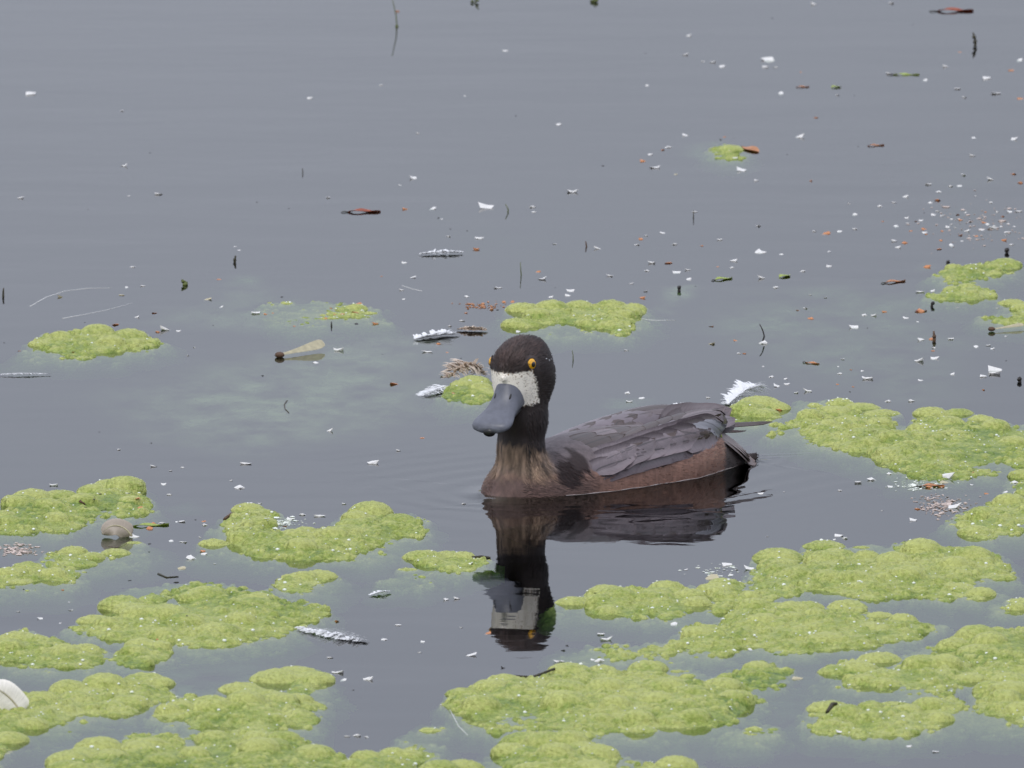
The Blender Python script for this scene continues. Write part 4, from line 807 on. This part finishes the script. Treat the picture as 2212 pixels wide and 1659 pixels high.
W_ = [(T(0,0), [(198,612,48),(805,1076,30),(1030,1260,38),(790,720,20),(2005,638,30),(130,1285,30),(835,1270,16),(2125,1282,20),(1522,1598,16),(1548,1622,16)]),
 (T(1,0), [(1060,330,26),(1408,808,32),(1490,1245,52),(465,1155,36),(378,1200,17),(255,552,22),(595,1352,45),(945,1345,75),(890,1545,42),(695,1532,20),(1980,555,18),(2000,1002,26),(2118,955,38),(2030,1088,50),(1380,1582,20),(1665,1612,42),(2155,1583,36),(1235,1342,46),(1248,1375,24),(1975,1527,22),(2080,1510,26),(1910,1587,24),(498,865,17),(800,622,12),(650,1420,16)]),
 (T(2,0), [(1352,22,28),(850,30,30),(35,232,28),(15,357,28),(255,433,30),(190,405,28),(130,398,20),(550,388,60),(535,437,30),(600,437,20),(638,605,34),(1000,617,22),(1337,478,28),(1572,520,32),(1705,433,28),(1778,577,32),(2025,608,45),(1825,632,26),(1968,510,45),(2185,390,40),(20,878,30),(385,1105,48),(755,888,44),(475,1172,24),(1880,1010,28),(1885,893,30),(2145,903,36),(1820,1135,30),(1795,1205,36),(1440,1275,30),(1278,1337,26),(1080,1320,16),(75,1373,32),(490,1465,26),(500,1635,56),(640,1648,26),(945,1630,20),(1390,1603,30),(1565,1508,26),(1935,1490,28),(2005,1475,32),(235,1555,28),(330,1027,56),(2000,1165,40),(1660,1245,30),(1605,1315,26),(855,1500,20),(1115,1390,36),(1110,1485,22),(1020,1500,24)]),
 (T(0,1), [(857,72,30),(820,203,22),(925,195,24),(885,397,26),(1435,330,24),(1655,373,48),(1075,480,56),(1155,488,22),(2185,612,50),(2045,692,36),(2135,1133,36),(1600,1348,56),(1180,1370,28),(1105,1392,18),(1000,1365,34),(1060,1480,24),(1555,1503,56),(1095,1547,32),(340,1487,42),(770,1255,24),(1495,1455,16),(1260,593,20),(1215,645,16)]),
 (T(1,1), [(405,45,24),(390,222,26),(465,140,34),(1300,152,42),(1740,130,36),(1485,227,36),(1470,257,28),(1353,267,26),(815,264,28),(1010,208,40),(2010,47,36),(1978,97,32),(1875,180,24),(1970,230,22),(2178,107,40),(555,622,46),(785,422,28),(700,455,22),(790,1607,26),(20,1608,22),(195,1343,56),(373,1263,26),(1845,612,22),(1855,890,30),(1948,922,38),(1860,945,32),(2165,993,40),(1150,492,22),(590,850,16),(405,280,14)]),
 (T(2,1), [(325,33,36),(320,77,22),(30,92,26),(35,152,26),(945,68,28),(775,100,32),(515,145,38),(600,205,30),(1530,235,42),(1613,230,26),(795,340,26),(1178,385,30),(1232,388,28),(1110,463,46),(1442,403,28),(525,567,50),(1978,580,26),(2005,602,22),(1625,597,32),(1735,540,32),(1630,665,42),(1525,682,46),(1015,763,32),(1185,797,56),(1537,807,24),(1743,767,22),(1035,670,20),(672,832,28),(610,845,32),(575,785,28),(665,797,20),(735,888,22),(810,877,44),(168,920,22),(1330,943,36),(1480,940,46),(2010,765,54),(1945,783,32),(2030,740,70),(1900,590,26),(1695,1430,76),(1340,1413,30),(1225,1452,50),(1135,1470,36),(1015,1520,24),(1345,1495,26),(2150,1470,46),(2090,1530,32),(2155,1530,26),(1870,1483,14),(505,1540,28),(655,1528,12),(1290,1650,14),(1755,1630,70),(1540,545,42)]),
 ((0, 998), [(1045,397,42),(1875,372,32),(1958,343,36),(2080,352,56),(1760,350,26),(1325,410,32),(1145,388,18),(1180,388,30),(1190,520,38),(1110,512,32),(1240,627,56),(1320,597,32),(460,962,22),(450,910,16),(825,200,32),(1300,490,18),(1390,660,18),(1680,270,20),(1615,270,26),(865,485,50),(115,970,20),(260,1015,28),(390,1045,14)]),
 ((1474, 1106), [(1020,155,42),(1050,172,32),(985,180,18),(550,160,12),(290,345,56),(435,370,50),(320,408,22),(350,375,18),(1500,55,36),(440,890,28),(1015,1425,30),(20,375,24),(1640,1555,36),(1465,1520,28)])]
for (ou, ov), pts in W_: tile(ou, ov, K, 'w', pts)
tile(684, 1274.5, .3579, 'w', [(490,213,36),(643,313,18),(625,378,18),(935,395,56),(875,228,14),(410,300,34),(1465,437,54),(1745,303,56),(1715,270,36),(1710,430,50),(1665,422,22),(850,55,30),(780,60,28),(120,500,56),(165,543,40),(305,540,46),(190,885,30),(240,880,40),(300,888,30),(85,410,28),(750,692,20),(2160,207,44),(1410,655,36)])
for _ in range(34): bit('w', lr.uniform(1930, 2212), lr.triangular(390, 490, 560), lr.uniform(4, 10))
for _ in range(10): bit('w', lr.uniform(1450, 2212), lr.uniform(600, 860), lr.uniform(3.5, 7))
O_ = [(T(1,0), [(365,75,24),(410,1355,36),(1952,1045,36),(2080,972,26),(875,1617,40),(1935,1550,36)]),
 (T(2,0), [(862,763,28),(828,1172,20),(1295,1435,22),(930,1513,50),(1655,1615,36),(2125,457,34),(1795,338,24),(2185,640,34),(125,1593,28),(1650,1298,40),(2140,1128,36),(1670,1558,28),(2190,1185,40),(270,888,22),(762,467,18)]),
 (T(0,1), [(1420,152,28),(747,445,46),(1000,370,30),(1025,493,44),(1720,378,28),(1765,370,18),(920,1640,46),(895,1605,28),(480,625,28),(125,615,22),(2110,405,28),(2160,380,30),(1905,455,24),(2145,340,24)]),
 (T(1,1), [(260,132,22),(2115,47,44),(1275,103,26),(340,830,52),(525,1180,28),(685,625,16),(1950,273,34),(630,570,28),(110,312,44),(88,366,46),(8,380,28),(220,440,40),(1050,298,36),(1110,298,28),(805,370,22),(1895,395,28),(725,885,22)]),
 (T(2,1), [(745,352,26),(830,407,40),(1305,362,30),(1540,360,60),(340,548,24),(400,633,24),(1090,737,20),(1000,832,24),(1105,848,24),(1580,72,46),(1610,540,36),(1620,615,22),(1965,1540,28),(1885,1400,28),(1520,1640,40),(1945,868,20),(185,457,28),(620,1000,44),(225,70,22),(1600,1500,56),(1680,1495,44)]),
 ((0, 998), [(920,305,50),(965,432,56),(995,400,30),(875,415,22),(1845,418,28),(1310,580,36),(890,268,36),(1320,385,30),(408,830,24),(1020,1150,18)])]
for (ou, ov), pts in O_: tile(ou, ov, K, 'o', pts)
tile(684, 1274.5, .3579, 'o', [(1035,262,36),(120,190,30)])
for _ in range(14): bit('o', lr.uniform(1950, 2212), lr.triangular(390, 480, 560), lr.uniform(4, 10))
C_ = [(T(0,1), [(395,265,40),(790,255,40),(1350,282,56)]), (T(1,1), [(660,780,36)]), (T(2,1), [(190,570,44),(1690,1470,60)]), ((0, 998), [(1175,690,56)]), ((1474, 1106), [(190,435,76),(745,1080,64)]), (T(1,0), [(2165,1130,26)])]
for (ou, ov), pts in C_: tile(ou, ov, K, 'c', pts)
D_ = [(T(0,0), [(972,990,12),(570,1355,20),(1665,1310,22),(1873,1350,16)]), (T(1,0), [(1130,750,16),(705,1485,22),(630,1412,26),(815,1495,14),(1690,1075,28),(1970,345,20)]), (T(2,0), [(580,118,16),(1490,160,20),(1110,618,16),(1135,950,20),(675,1000,20),(1565,1378,20),(245,905,26),(330,895,16)]),
 (T(0,1), [(548,430,18),(1380,450,20),(28,563,20),(935,597,18),(1700,775,30),(645,1140,20),(980,1212,14),(1825,265,32)]), (T(1,1), [(265,637,20),(1385,205,10),(775,662,8),(1010,350,30),(1895,445,22),(100,440,46)]), (T(2,1), [(83,195,16),(2095,678,14),(1195,467,12),(1080,880,24)]),
 ((0, 998), [(645,208,40),(155,825,28),(150,722,18),(840,768,30),(967,530,32),(967,583,26),(685,300,16),(655,312,12),(260,270,18),(550,292,46),(610,285,24),(850,1070,18),(1735,1050,24),(1845,940,18),(1210,1030,28),(1265,375,18),(1140,780,46),(420,685,24)]), ((1474, 1106), [(105,785,22),(788,765,26),(1030,145,12),(492,290,20)])]
for (ou, ov), pts in D_: tile(ou, ov, K, 'd', pts)
tile(684, 1274.5, .3579, 'd', [(1125,470,40),(1490,365,44),(1510,337,28),(1675,540,44),(220,605,14),(1310,540,28),(1685,45,36)])

# down feathers: a shaft and soft barbs
def down(label, u0, v0, u1, v1, m, fluff=.35, height=.004, nb=46, seed=0, rise=0.0, curl=.0008, name='down_feather'):
    r = np.random.default_rng(seed+300); a = ground(u0, v0); b = ground(u1, v1); a[2] = top_at(a[0], a[1])+.0008; b[2] = top_at(b[0], b[1])+.0008+rise
    root = empty(name, (a[0], a[1], a[2])); tag(root, label, 'feather', 'feathers lying on the pond')
    n = 12; s = np.linspace(0, 1, n); P = (b-a)*s[:, None]; P[:, 2] += curl*np.sin(s*math.pi)
    Ln = np.linalg.norm(b-a); V_, F_ = tube(P, [.00035*(1-.7*x) for x in s], 5); link('shaft', mesh('shaft', V_, F_), m, root)
    VV = []; FF = []; T_ = (b-a)/Ln; S_ = np.cross(T_, [0, 0, 1.]); S_ /= np.linalg.norm(S_)
    for k in range(nb*2):
        t = r.uniform(.02, .98); p0 = np.array([np.interp(t, s, P[:, j]) for j in range(3)]); sg = r.choice([-1, 1])
        ln = Ln*fluff*math.sin(math.pi*(.12+.8*t))**.7*r.uniform(.5, 1.1)
        d = T_*r.uniform(.2, .9)+S_*sg*r.uniform(.5, 1.1)+np.array([0, 0, r.uniform(-.05, .9)*min(1, height/.004)]); d /= np.linalg.norm(d)
        q = [p0+d*ln*x+np.array([0, 0, -.35*ln*x*x]) for x in (0, .35, .7, 1)]
        for x in q: x[2] = max(x[2], .0002)
        wv = np.cross(d, [0, 0, 1.])+np.array([0, 0, .15]); wv /= np.linalg.norm(wv); wd = r.uniform(.0005, .0011)
        i0 = len(VV)
        for x, kx in zip(q, (1, 1.3, 1, .3)): VV += [x-wv*wd*kx, x+wv*wd*kx]
        FF += [(i0+2*i, i0+2*i+1, i0+2*i+3, i0+2*i+2) for i in range(3)]
    link('vane', mesh('vane', VV, FF), m, root); return root
down('flat white down feather on open water near the short bent green stem', 905, 551, 1000, 548, M_DOWN, .16, .004, 90, 1)
down('white down feather with a grey trailing fringe beside a cream one', 895, 735, 982, 724, M_DOWN, .26, .006, 120, 2)
down('cream down feather tinged with yellow behind the duck head', 988, 714, 1050, 716, M_CREAM, .30, .006, 110, 3)
down('pale pink feather lying behind the small rounded algae clump', 1048, 812, 968, 826, M_CREAM, .35, .010, 120, 4, .002, .008)
down('wispy white feather streaming from the small rounded algae clump', 968, 836, 912, 858, M_DOWN, .18, .002, 60, 5)
down('fluffy white down feather standing by the smooth algae hump at the duck tail', 1572, 876, 1640, 850, M_DOWN, .22, .006, 150, 6, .004, .003)
down('white down feather lying flat between the big mixed mat and the duck reflection', 645, 1358, 785, 1388, M_DOWN, .16, .003, 130, 7)
down('thin streak of white down with no algae touching it', -10, 812, 110, 810, M_DOWN, .07, .001, 60, 8)
down('tiny white feather tuft beside the duck back feathers', 1455, 890, 1495, 882, M_DOWN, .4, .004, 40, 9)
down('small white wisp of down near the forked algae mat', 800, 1288, 840, 1280, M_DOWN, .25, .002, 36, 10)
def contour(label, pts, width, m, up, seed=0, name='contour_feather'):
    """a stiff curled feather: shaft and a solid cambered vane"""
    P = np.array([ground(u, v, 0) for u, v, h in pts]); P[:, 2] = [h for _, _, h in pts]; o0 = P[0].copy(); P = P-o0
    n = 14; s = np.linspace(0, 1, n); tt = np.linspace(0, 1, len(P)); C = np.stack([np.interp(s, tt, P[:, j]) for j in range(3)], -1)
    for _ in range(4): C[1:-1] = .25*C[:-2]+.5*C[1:-1]+.25*C[2:]
    root = empty(name, o0); tag(root, label, 'feather', 'feathers lying on the pond')
    V_, F_ = tube(C, [.0007*(1-.7*x) for x in s], 6); link('shaft', mesh('shaft', V_, F_), M_PALE, root)
    T_ = np.gradient(C, axis=0); T_ /= np.linalg.norm(T_, axis=1)[:, None]; up = np.array(up, float); S_ = np.cross(T_, up); S_ /= np.linalg.norm(S_, axis=1)[:, None]; G_ = np.cross(S_, T_)
    VV = []; FF = []; nc = 7
    for i in range(n):
        pf = min(1, (s[i]/.2)**.7)*max(1-max((s[i]-.6)/.4, 0)**2.2, .03)**.6
        for c in np.linspace(-1, 1, nc): VV.append(C[i]+S_[i]*c*pf*width/2+G_[i]*(-.12*width*c*c+.02*width*math.sin(9*s[i]+4*c)))
    FF = [(i*nc+j, i*nc+j+1, (i+1)*nc+j+1, (i+1)*nc+j) for i in range(n-1) for j in range(nc-1)]
    nb = len(VV); VV += [v-G_[k//nc]*.0004 for k, v in enumerate(VV)]; FF += [tuple(nb+x for x in f[::-1]) for f in FF]
    me = mesh('vane', VV, FF); me.materials.append(M_FEATHER); fu = np.repeat(s, nc); fv = np.tile(np.linspace(-1, 1, nc), n); attr(me, 'fu', np.tile(fu, 2)*3); attr(me, 'fv', np.tile(fv, 2)); link('vane', me, None, root).color = m; return root
contour('curled greyish-brown feather arching above the low mossy algae mat', [(285, 1160, .0005), (275, 1160, .005), (255, 1160, .0085), (232, 1160, .007), (220, 1160, .002)], .013, (.30, .25, .19, 1), (0, -.75, .65))
contour('large creamy white feather standing on the sprawling algae mat', [(46, 1550, .002), (40, 1550, .006), (24, 1550, .012), (2, 1550, .017), (-25, 1550, .019)], .017, (.74, .70, .62, 1), (.15, -1, .15))

# winged seeds
def samara(label, us, vs, ue, ve, wfrac, lift):
    a = ground(us, vs); b = ground(ue, ve); a[2] = .0012; b[2] = lift; root = empty('winged_seed', a); tag(root, label, 'seed', 'winged seeds on the pond')
    Ln = np.linalg.norm((b-a)[[0, 2]]); d = b-a; 
    Vn, Fn = ellmesh((0, 0, .0006), (Ln*.11, Ln*.09, Ln*.07), 12, 8); link('nut', mesh('nut', Vn, Fn), M_BROWN, root)
    n = 14; S_ = np.cross(d/np.linalg.norm(d), [0, -.35, .94]); S_ /= np.linalg.norm(S_); VV = []; FF = []
    for i in range(n):
        s = i/(n-1); hw = Ln*wfrac*(.22+.78*sst(s))*max(1-max((s-.75)/.25, 0)**2.5, .02)**.5
        c = d*(.06+.94*s)
        for k in (-.25, 0, .4, .75): VV.append(c+np.array([0, 0, .0005])+np.array([0, 0, 1])*k*hw*.75+np.array([0, 1.2, 0])*k*hw)
    FF = [(i*4+j, i*4+j+1, (i+1)*4+j+1, (i+1)*4+j) for i in range(n-1) for j in range(3)]
    nb = len(VV); VV += [v-np.array([0, .0002, .0003]) for v in VV]; FF += [tuple(nb+x for x in f[::-1]) for f in FF]
    link('seed_wing', mesh('seed_wing', VV, FF), M_PALE, root)
def sst(x): return x*x*(3-2*x)
samara('pale winged seed with a round brown nut between the orange-strewn mat and the bill', 604, 772, 702, 756, .26, .003)
samara('long narrow winged seed with reddish nut in front of the dull green mat', 2142, 716, 2212, 709, .12, .002)

# leaves, lying almost flat
def leaf(label, u0, v0, u1, v1, wfrac, m, cat='leaf', bend=.12, name='leaf', stalk=True):
    a = spot(u0, v0); b = spot(u1, v1); a[2] += .0003; b[2] += .0004; d = b-a; Ln = np.linalg.norm(d)*1.0; root = empty(name, a); tag(root, label, cat, 'leaves on the pond')
    t_ = d/Ln; S_ = np.cross(t_, [0, 0, 1.]); S_ /= np.linalg.norm(S_); n = 12; VV = []; span = np.linalg.norm(d[[0]])+.2*abs(d[1])
    for i in range(n):
        s = i/(n-1); hw = wfrac*span*max(math.sin(math.pi*min(max(s, .02), .985)), .03)**.8
        for k in (-1, -.4, 0, .4, 1): VV.append(d*s+S_*k*hw*1.6+np.array([0, 0, span*bend*.4*math.sin(math.pi*s)*.6+.40*hw*abs(k)+.03*span*math.sin(7*s+k)]))
    FF = [(i*5+j, i*5+j+1, (i+1)*5+j+1, (i+1)*5+j) for i in range(n-1) for j in range(4)]
    nb = len(VV); VV += [v-np.array([0, 0, .0003]) for v in VV]; FF += [tuple(nb+x for x in f[::-1]) for f in FF]
    link('blade', mesh('blade', VV, FF), m, root)
    if stalk:
        V_, F_ = tube([(0, 0, 0), -t_*span*.12+np.array([0, 0, .0005]), -t_*span*.22], [.0004, .0004, .0003], 5); link('stalk', mesh('stalk', V_, F_), M_TWIG, root)
leaf('curled dark red leaf with a dark stalk, alone on open water', 752, 459, 822, 458, .10, M_RED, bend=.10)
leaf('red-orange curled leaf near the dark knobbly upright twig', 2025, 25, 2103, 24, .09, M_RED, bend=.10)
leaf('narrow straight yellow-green leaf strip beside a white flake', 1930, 162, 1986, 162, .05, M_GREEN, bend=.03)
leaf('orange leaf stuck to the tiny green algae tuft', 1605, 318, 1638, 330, .16, M_RUST, bend=.05)
leaf('slim orange-brown leaf on open water beyond the wide bubbly mat', 1912, 612, 1956, 607, .10, M_RUST, bend=.06)
leaf('slim orange leaf near the curved black twig', 1740, 784, 1770, 787, .10, M_RUST, bend=.05)
leaf('small round pale green leaf near an orange leaf sliver', 1796, 190, 1816, 188, .22, M_GREEN, bend=.10, stalk=False)
leaf('pointed pale green leaf beyond the duck tail', 1544, 606, 1582, 601, .13, M_GREEN, bend=.06)
leaf('short rounded yellow-green leaf beyond the duck tail', 1684, 600, 1706, 595, .20, M_GREEN, bend=.12, stalk=False)
leaf('thin yellow-green leaf sliver with orange scales near the forked mat', 288, 1138, 365, 1134, .07, M_GREEN, bend=.03)
leaf('pale orange leaf sliver near the round pale green leaf', 1720, 189, 1748, 188, .10, M_RUST, bend=.05, stalk=False)
leaf('faded orange leaf sliver alone between the tiny tuft and dense flakes', 1874, 316, 1910, 314, .08, M_RUST, bend=.05, stalk=False)
leaf('rusty orange leaf pressed against the front of the wide bubbly mat', 1988, 1052, 2040, 1050, .12, M_RUST, bend=.08)
leaf('reddish leaf sliver beside the black bud and white flakes', 1976, 674, 2002, 672, .12, M_RED, bend=.06, stalk=False)

# upright stems, twigs and buds
def twig(label, pts, r0, m, name='twig', cat='twig', knobs=()):
    """pts: (u, v of its foot on the water, height in view units, sideways in view units)"""
    u, v = pts[0]; k = unit(u, v); p = ground(u, v); base = np.array([p[0], p[1], 0]); root = empty(name, base); tag(root, label, cat, 'twigs and stems standing in the pond')
    P = [np.array([dx*k, dy*k, h*k]) for dx, dy, h in pts[1]]
    P = [np.array([P[0][0], P[0][1], -.004])]+P
    V_, F_ = tube(P, [r0*(1-.6*i/(len(P)-1)) for i in range(len(P))], 6); link('stem', mesh('stem', V_, F_), m, root)
    for dx, h, rr in knobs:
        Vn, Fn = ellmesh((dx*k, 0, h*k), (rr*k, rr*k, rr*k*.7), 8, 6)
        Vn = Vn+np.array([math.sin(i*2.3)*rr*k*.18 for i in range(len(Vn))])[:, None]; link('leaf_tuft', mesh('leaf_tuft', Vn, Fn), m, root)
twig('long thin upright weed stem rising from bare open water', ((857, 58), [(0, 0, 0), (-1, 0, 22), (-6, 0, 45), (-10, 0, 64)]), .0007, M_STEM, 'weed_stem', 'stem', ((0, 1, 4),))
twig('dark tuft of weed tips on open water next to the long upright stem', ((1026, 6), [(0, 0, 0), (3, 0, 9), (8, 0, 14)]), .0012, M_STEM, 'weed_stem', 'stem', ((-6, 3, 4), (5, 5, 4)))
twig('brownish tuft of weed tips alone on open water', ((1282, 5), [(0, 0, 0), (2, 0, 8), (5, 0, 12)]), .0012, M_STEM, 'weed_stem', 'stem', ((-4, 3, 4), (6, 4, 5)))
twig('dark knobbly upright twig near the red-orange curled leaf', ((2106, 98), [(0, 0, 0), (2, 0, 9), (-2, 0, 20), (-4, 0, 28)]), .0016, M_TWIG, 'twig', 'twig', ((0, 8, 5), (-2, 18, 5)))
twig('short bent green stem between broad white flakes', ((1097, 457), [(0, 0, 0), (1, 0, 5), (-5, 0, 16)]), .0008, M_STEM, 'weed_stem', 'stem')
twig('leafy dark weed tuft beyond the lone lumpy algae mat', ((398, 616), [(0, 0, 0), (4, 0, 6), (-6, 0, 12)]), .0016, M_STEM, 'weed_stem', 'stem', ((2, 2, 7), (-3, 8, 4)))
twig('brown seed head standing beyond the submerged green patch', ((507, 566), [(0, 0, 0), (1, 0, 8), (2, 0, 14)]), .0014, M_TWIG, 'twig', 'twig', ((0, 5, 4),))
twig('curved black twig standing up in a white flake', ((1648, 736), [(0, 0, 0), (3, 0, 10), (0, 0, 22), (-7, 0, 36)]), .0009, M_DARK, 'twig', 'twig')
twig('hair-thin green stem beyond the duck back', ((1238, 776), [(0, 0, 0), (0, 0, 8), (-2, 0, 19)]), .0006, M_STEM, 'weed_stem', 'stem')
twig('hair-thin brown stem beyond the bright oblong mat', ((1126, 594), [(0, 0, 0), (-1, 0, 12), (-2, 0, 28)]), .0006, M_STEM, 'weed_stem', 'stem')
twig('thin dark stem capped by a white flake', ((1498, 470), [(0, 0, 0), (0, 0, 8), (0, 0, 16)]), .0006, M_TWIG, 'twig', 'twig')
twig('tiny rust-coloured stem standing between small flakes', ((1267, 533), [(0, 0, 0), (-1, 0, 6), (-2, 0, 12)]), .0009, M_BROWN, 'twig', 'twig')
twig('thin dark stem rising from plain grey water', ((654, 374), [(0, 0, 0), (0, 0, 5), (-1, 0, 11)]), .0006, M_TWIG, 'twig', 'twig')
twig('black bud standing behind the bright oblong mat', ((1467, 628), [(0, 0, 0), (0, 0, 4), (-2, 0, 9)]), .0018, M_DARK, 'bud', 'bud', ((0, 7, 5),))
twig('black bud standing beside reddish scum and white flakes', ((2013, 662), [(0, 0, 0), (0, 0, 4), (2, 0, 9)]), .0016, M_DARK, 'bud', 'bud', ((2, 7, 5),))
twig('black bud among the dense white flakes', ((2175, 546), [(0, 0, 0), (0, 0, 3), (2, 0, 8)]), .0018, M_DARK, 'bud', 'bud', ((0, 6, 6),))
twig('black bud at the end of the pale bubbly mat', ((2046, 572), [(0, 0, 0), (1, 0, 4), (4, 0, 8)]), .0016, M_DARK, 'bud', 'bud', ((2, 6, 5),))
twig('black bud above a submerged green drift beyond the wide mat', ((2203, 825), [(0, 0, 0), (0, 0, 4), (3, 0, 8)]), .0018, M_DARK, 'bud', 'bud', ((-1, 6, 6),))
twig('brown pointed bud standing with orange scales around', ((2018, 735), [(0, 0, 0), (0, 0, 8), (-1, 0, 20)]), .0018, M_BROWN, 'bud', 'bud', ((0, 8, 5),))
twig('thin brown weed scrap standing near the pale curving thread', ((7, 640), [(0, 0, 0), (0, 0, 10), (1, 0, 18)]), .0012, M_TWIG, 'twig', 'twig')
twig('short black spike hanging at the orange-strewn mat edge', ((716, 705), [(0, 0, 0), (0, 0, 5), (0, 0, 10)]), .0009, M_DARK, 'twig', 'twig')
def lying(label, pts, r0, m, name='twig', cat='twig'):
    P = np.array([spot(u, v) for u, v in pts]); P[:, 2] += r0*.25; o0 = P[0].copy(); V_, F_ = tube(P-o0, [r0*(1-.4*i/(len(P)-1)) for i in range(len(P))], 6)
    o = link(name, mesh(name, V_, F_), m); o.location = o0; return tag(o, label, cat)
lying('dark stick lying on the yellow-green mat', [(1788, 1537), (1798, 1533), (1808, 1531)], .0016, M_TWIG)
lying('dark twig tip poking out of the small pointed algae mat', [(1022, 1206), (1040, 1204), (1058, 1206)], .0014, M_TWIG)
lying('thin dark twig resting against the large thick mat', [(1110, 1468), (1150, 1464), (1198, 1454)], .0012, M_TWIG)
lying('brown stalk lying along the forked algae mat', [(485, 1122), (500, 1110), (518, 1100)], .0010, M_BROWN)
lying('bent brown stalk lying on the thick red-dotted mat', [(172, 1086), (182, 1080), (190, 1076)], .0010, M_BROWN)
lying('thin dark leaf stem lying beyond the dark algae fringe', [(342, 1240), (360, 1248), (385, 1246)], .0007, M_TWIG)
for lab, pts in (('long pale curving thread on the water near the lone lumpy mat', [(65, 662), (100, 642), (140, 629), (190, 623), (240, 622)]), ('straighter pale thread beside the long curving one', [(135, 688), (180, 680), (230, 670), (285, 655)]),
                 ('short pale thread on open water near the flat down feather', [(868, 617), (890, 624), (912, 629)]), ('fine pale thread trailing from the large thick mat', [(972, 1534), (990, 1568), (1010, 1588)]), ('pale thread lying off the end of the bright oblong mat', [(1385, 689), (1410, 692), (1460, 692)])):
    lying(lab, pts, .00025, M_THREAD, 'thread', 'thread')
lying('fine dark hair-like stem curved on the plain water before the winged seed', [(620, 866), (614, 874), (616, 884), (624, 892)], .0005, M_TWIG)

# pinkish scum: uncountable crumbs in rafts
def scum(label, u, v, du, dv, n, ms, seed):
    r = np.random.default_rng(seed+500); base = ground(u, v); VV = []; FF = []
    for k in range(n):
        p = spot(u+r.normal(0, du*.42), v+r.normal(0, dv*.42)); rr = min(.00022*math.exp(r.normal(.35, .6)), .0012)
        FF.append(ICO_F+12*len(VV)); VV.append(ICO_V*(1+.35*r.normal(0, 1, (12, 1)))*np.array([rr*r.uniform(1, 2.6), rr*2, rr*.6])+(p-base)+np.array([0, 0, .0002]))
    o = link('scum', mesh_np('scum', np.concatenate(VV), np.concatenate(FF), False), ms); o.location = base
    return tag(o, label, 'scum', kind='stuff')
scum('pinkish scum raft below the wide bubbly mat', 2035, 1092, 70, 26, 320, M_PINK, 1)
scum('whitish froth raft in front of the wide bubbly mat', 1990, 1050, 70, 16, 140, M_FOAM, 2)
scum('white froth in the notch of the forked mat', 615, 1130, 40, 12, 120, M_FOAM, 3)
scum('brownish scum film near the curled feather', 30, 1188, 60, 16, 200, M_PINK, 4)
scum('reddish crumbs beyond the bright oblong mat', 1040, 662, 60, 10, 90, M_RUST, 5)
scum('pale crumbs scattered among the dense white flakes', 2110, 480, 160, 70, 150, M_PINK, 6)
scum('pale crumbs by the dome of the broad lumpy mat', 1570, 1235, 90, 24, 60, M_FOAM, 7)

# a strand of algae draped over the duck
Pst = project(sd_duck, np.array([(-5.6, .2, 3.9), (-6.2, 1.0, 3.8), (-6.8, 1.6, 3.5), (-7.1, 2.1, 3.0), (-7.3, 2.6, 2.4)]), .16)
Pw = d2w(Pst); V_, F_ = tube(Pw-Pw[0], .0006, 6); o = link('algae_strand', mesh('algae_strand', V_, F_), M_GREEN); o.location = Pw[0]
tag(o, 'thin green algae strand draped over the duck rump', 'algae')
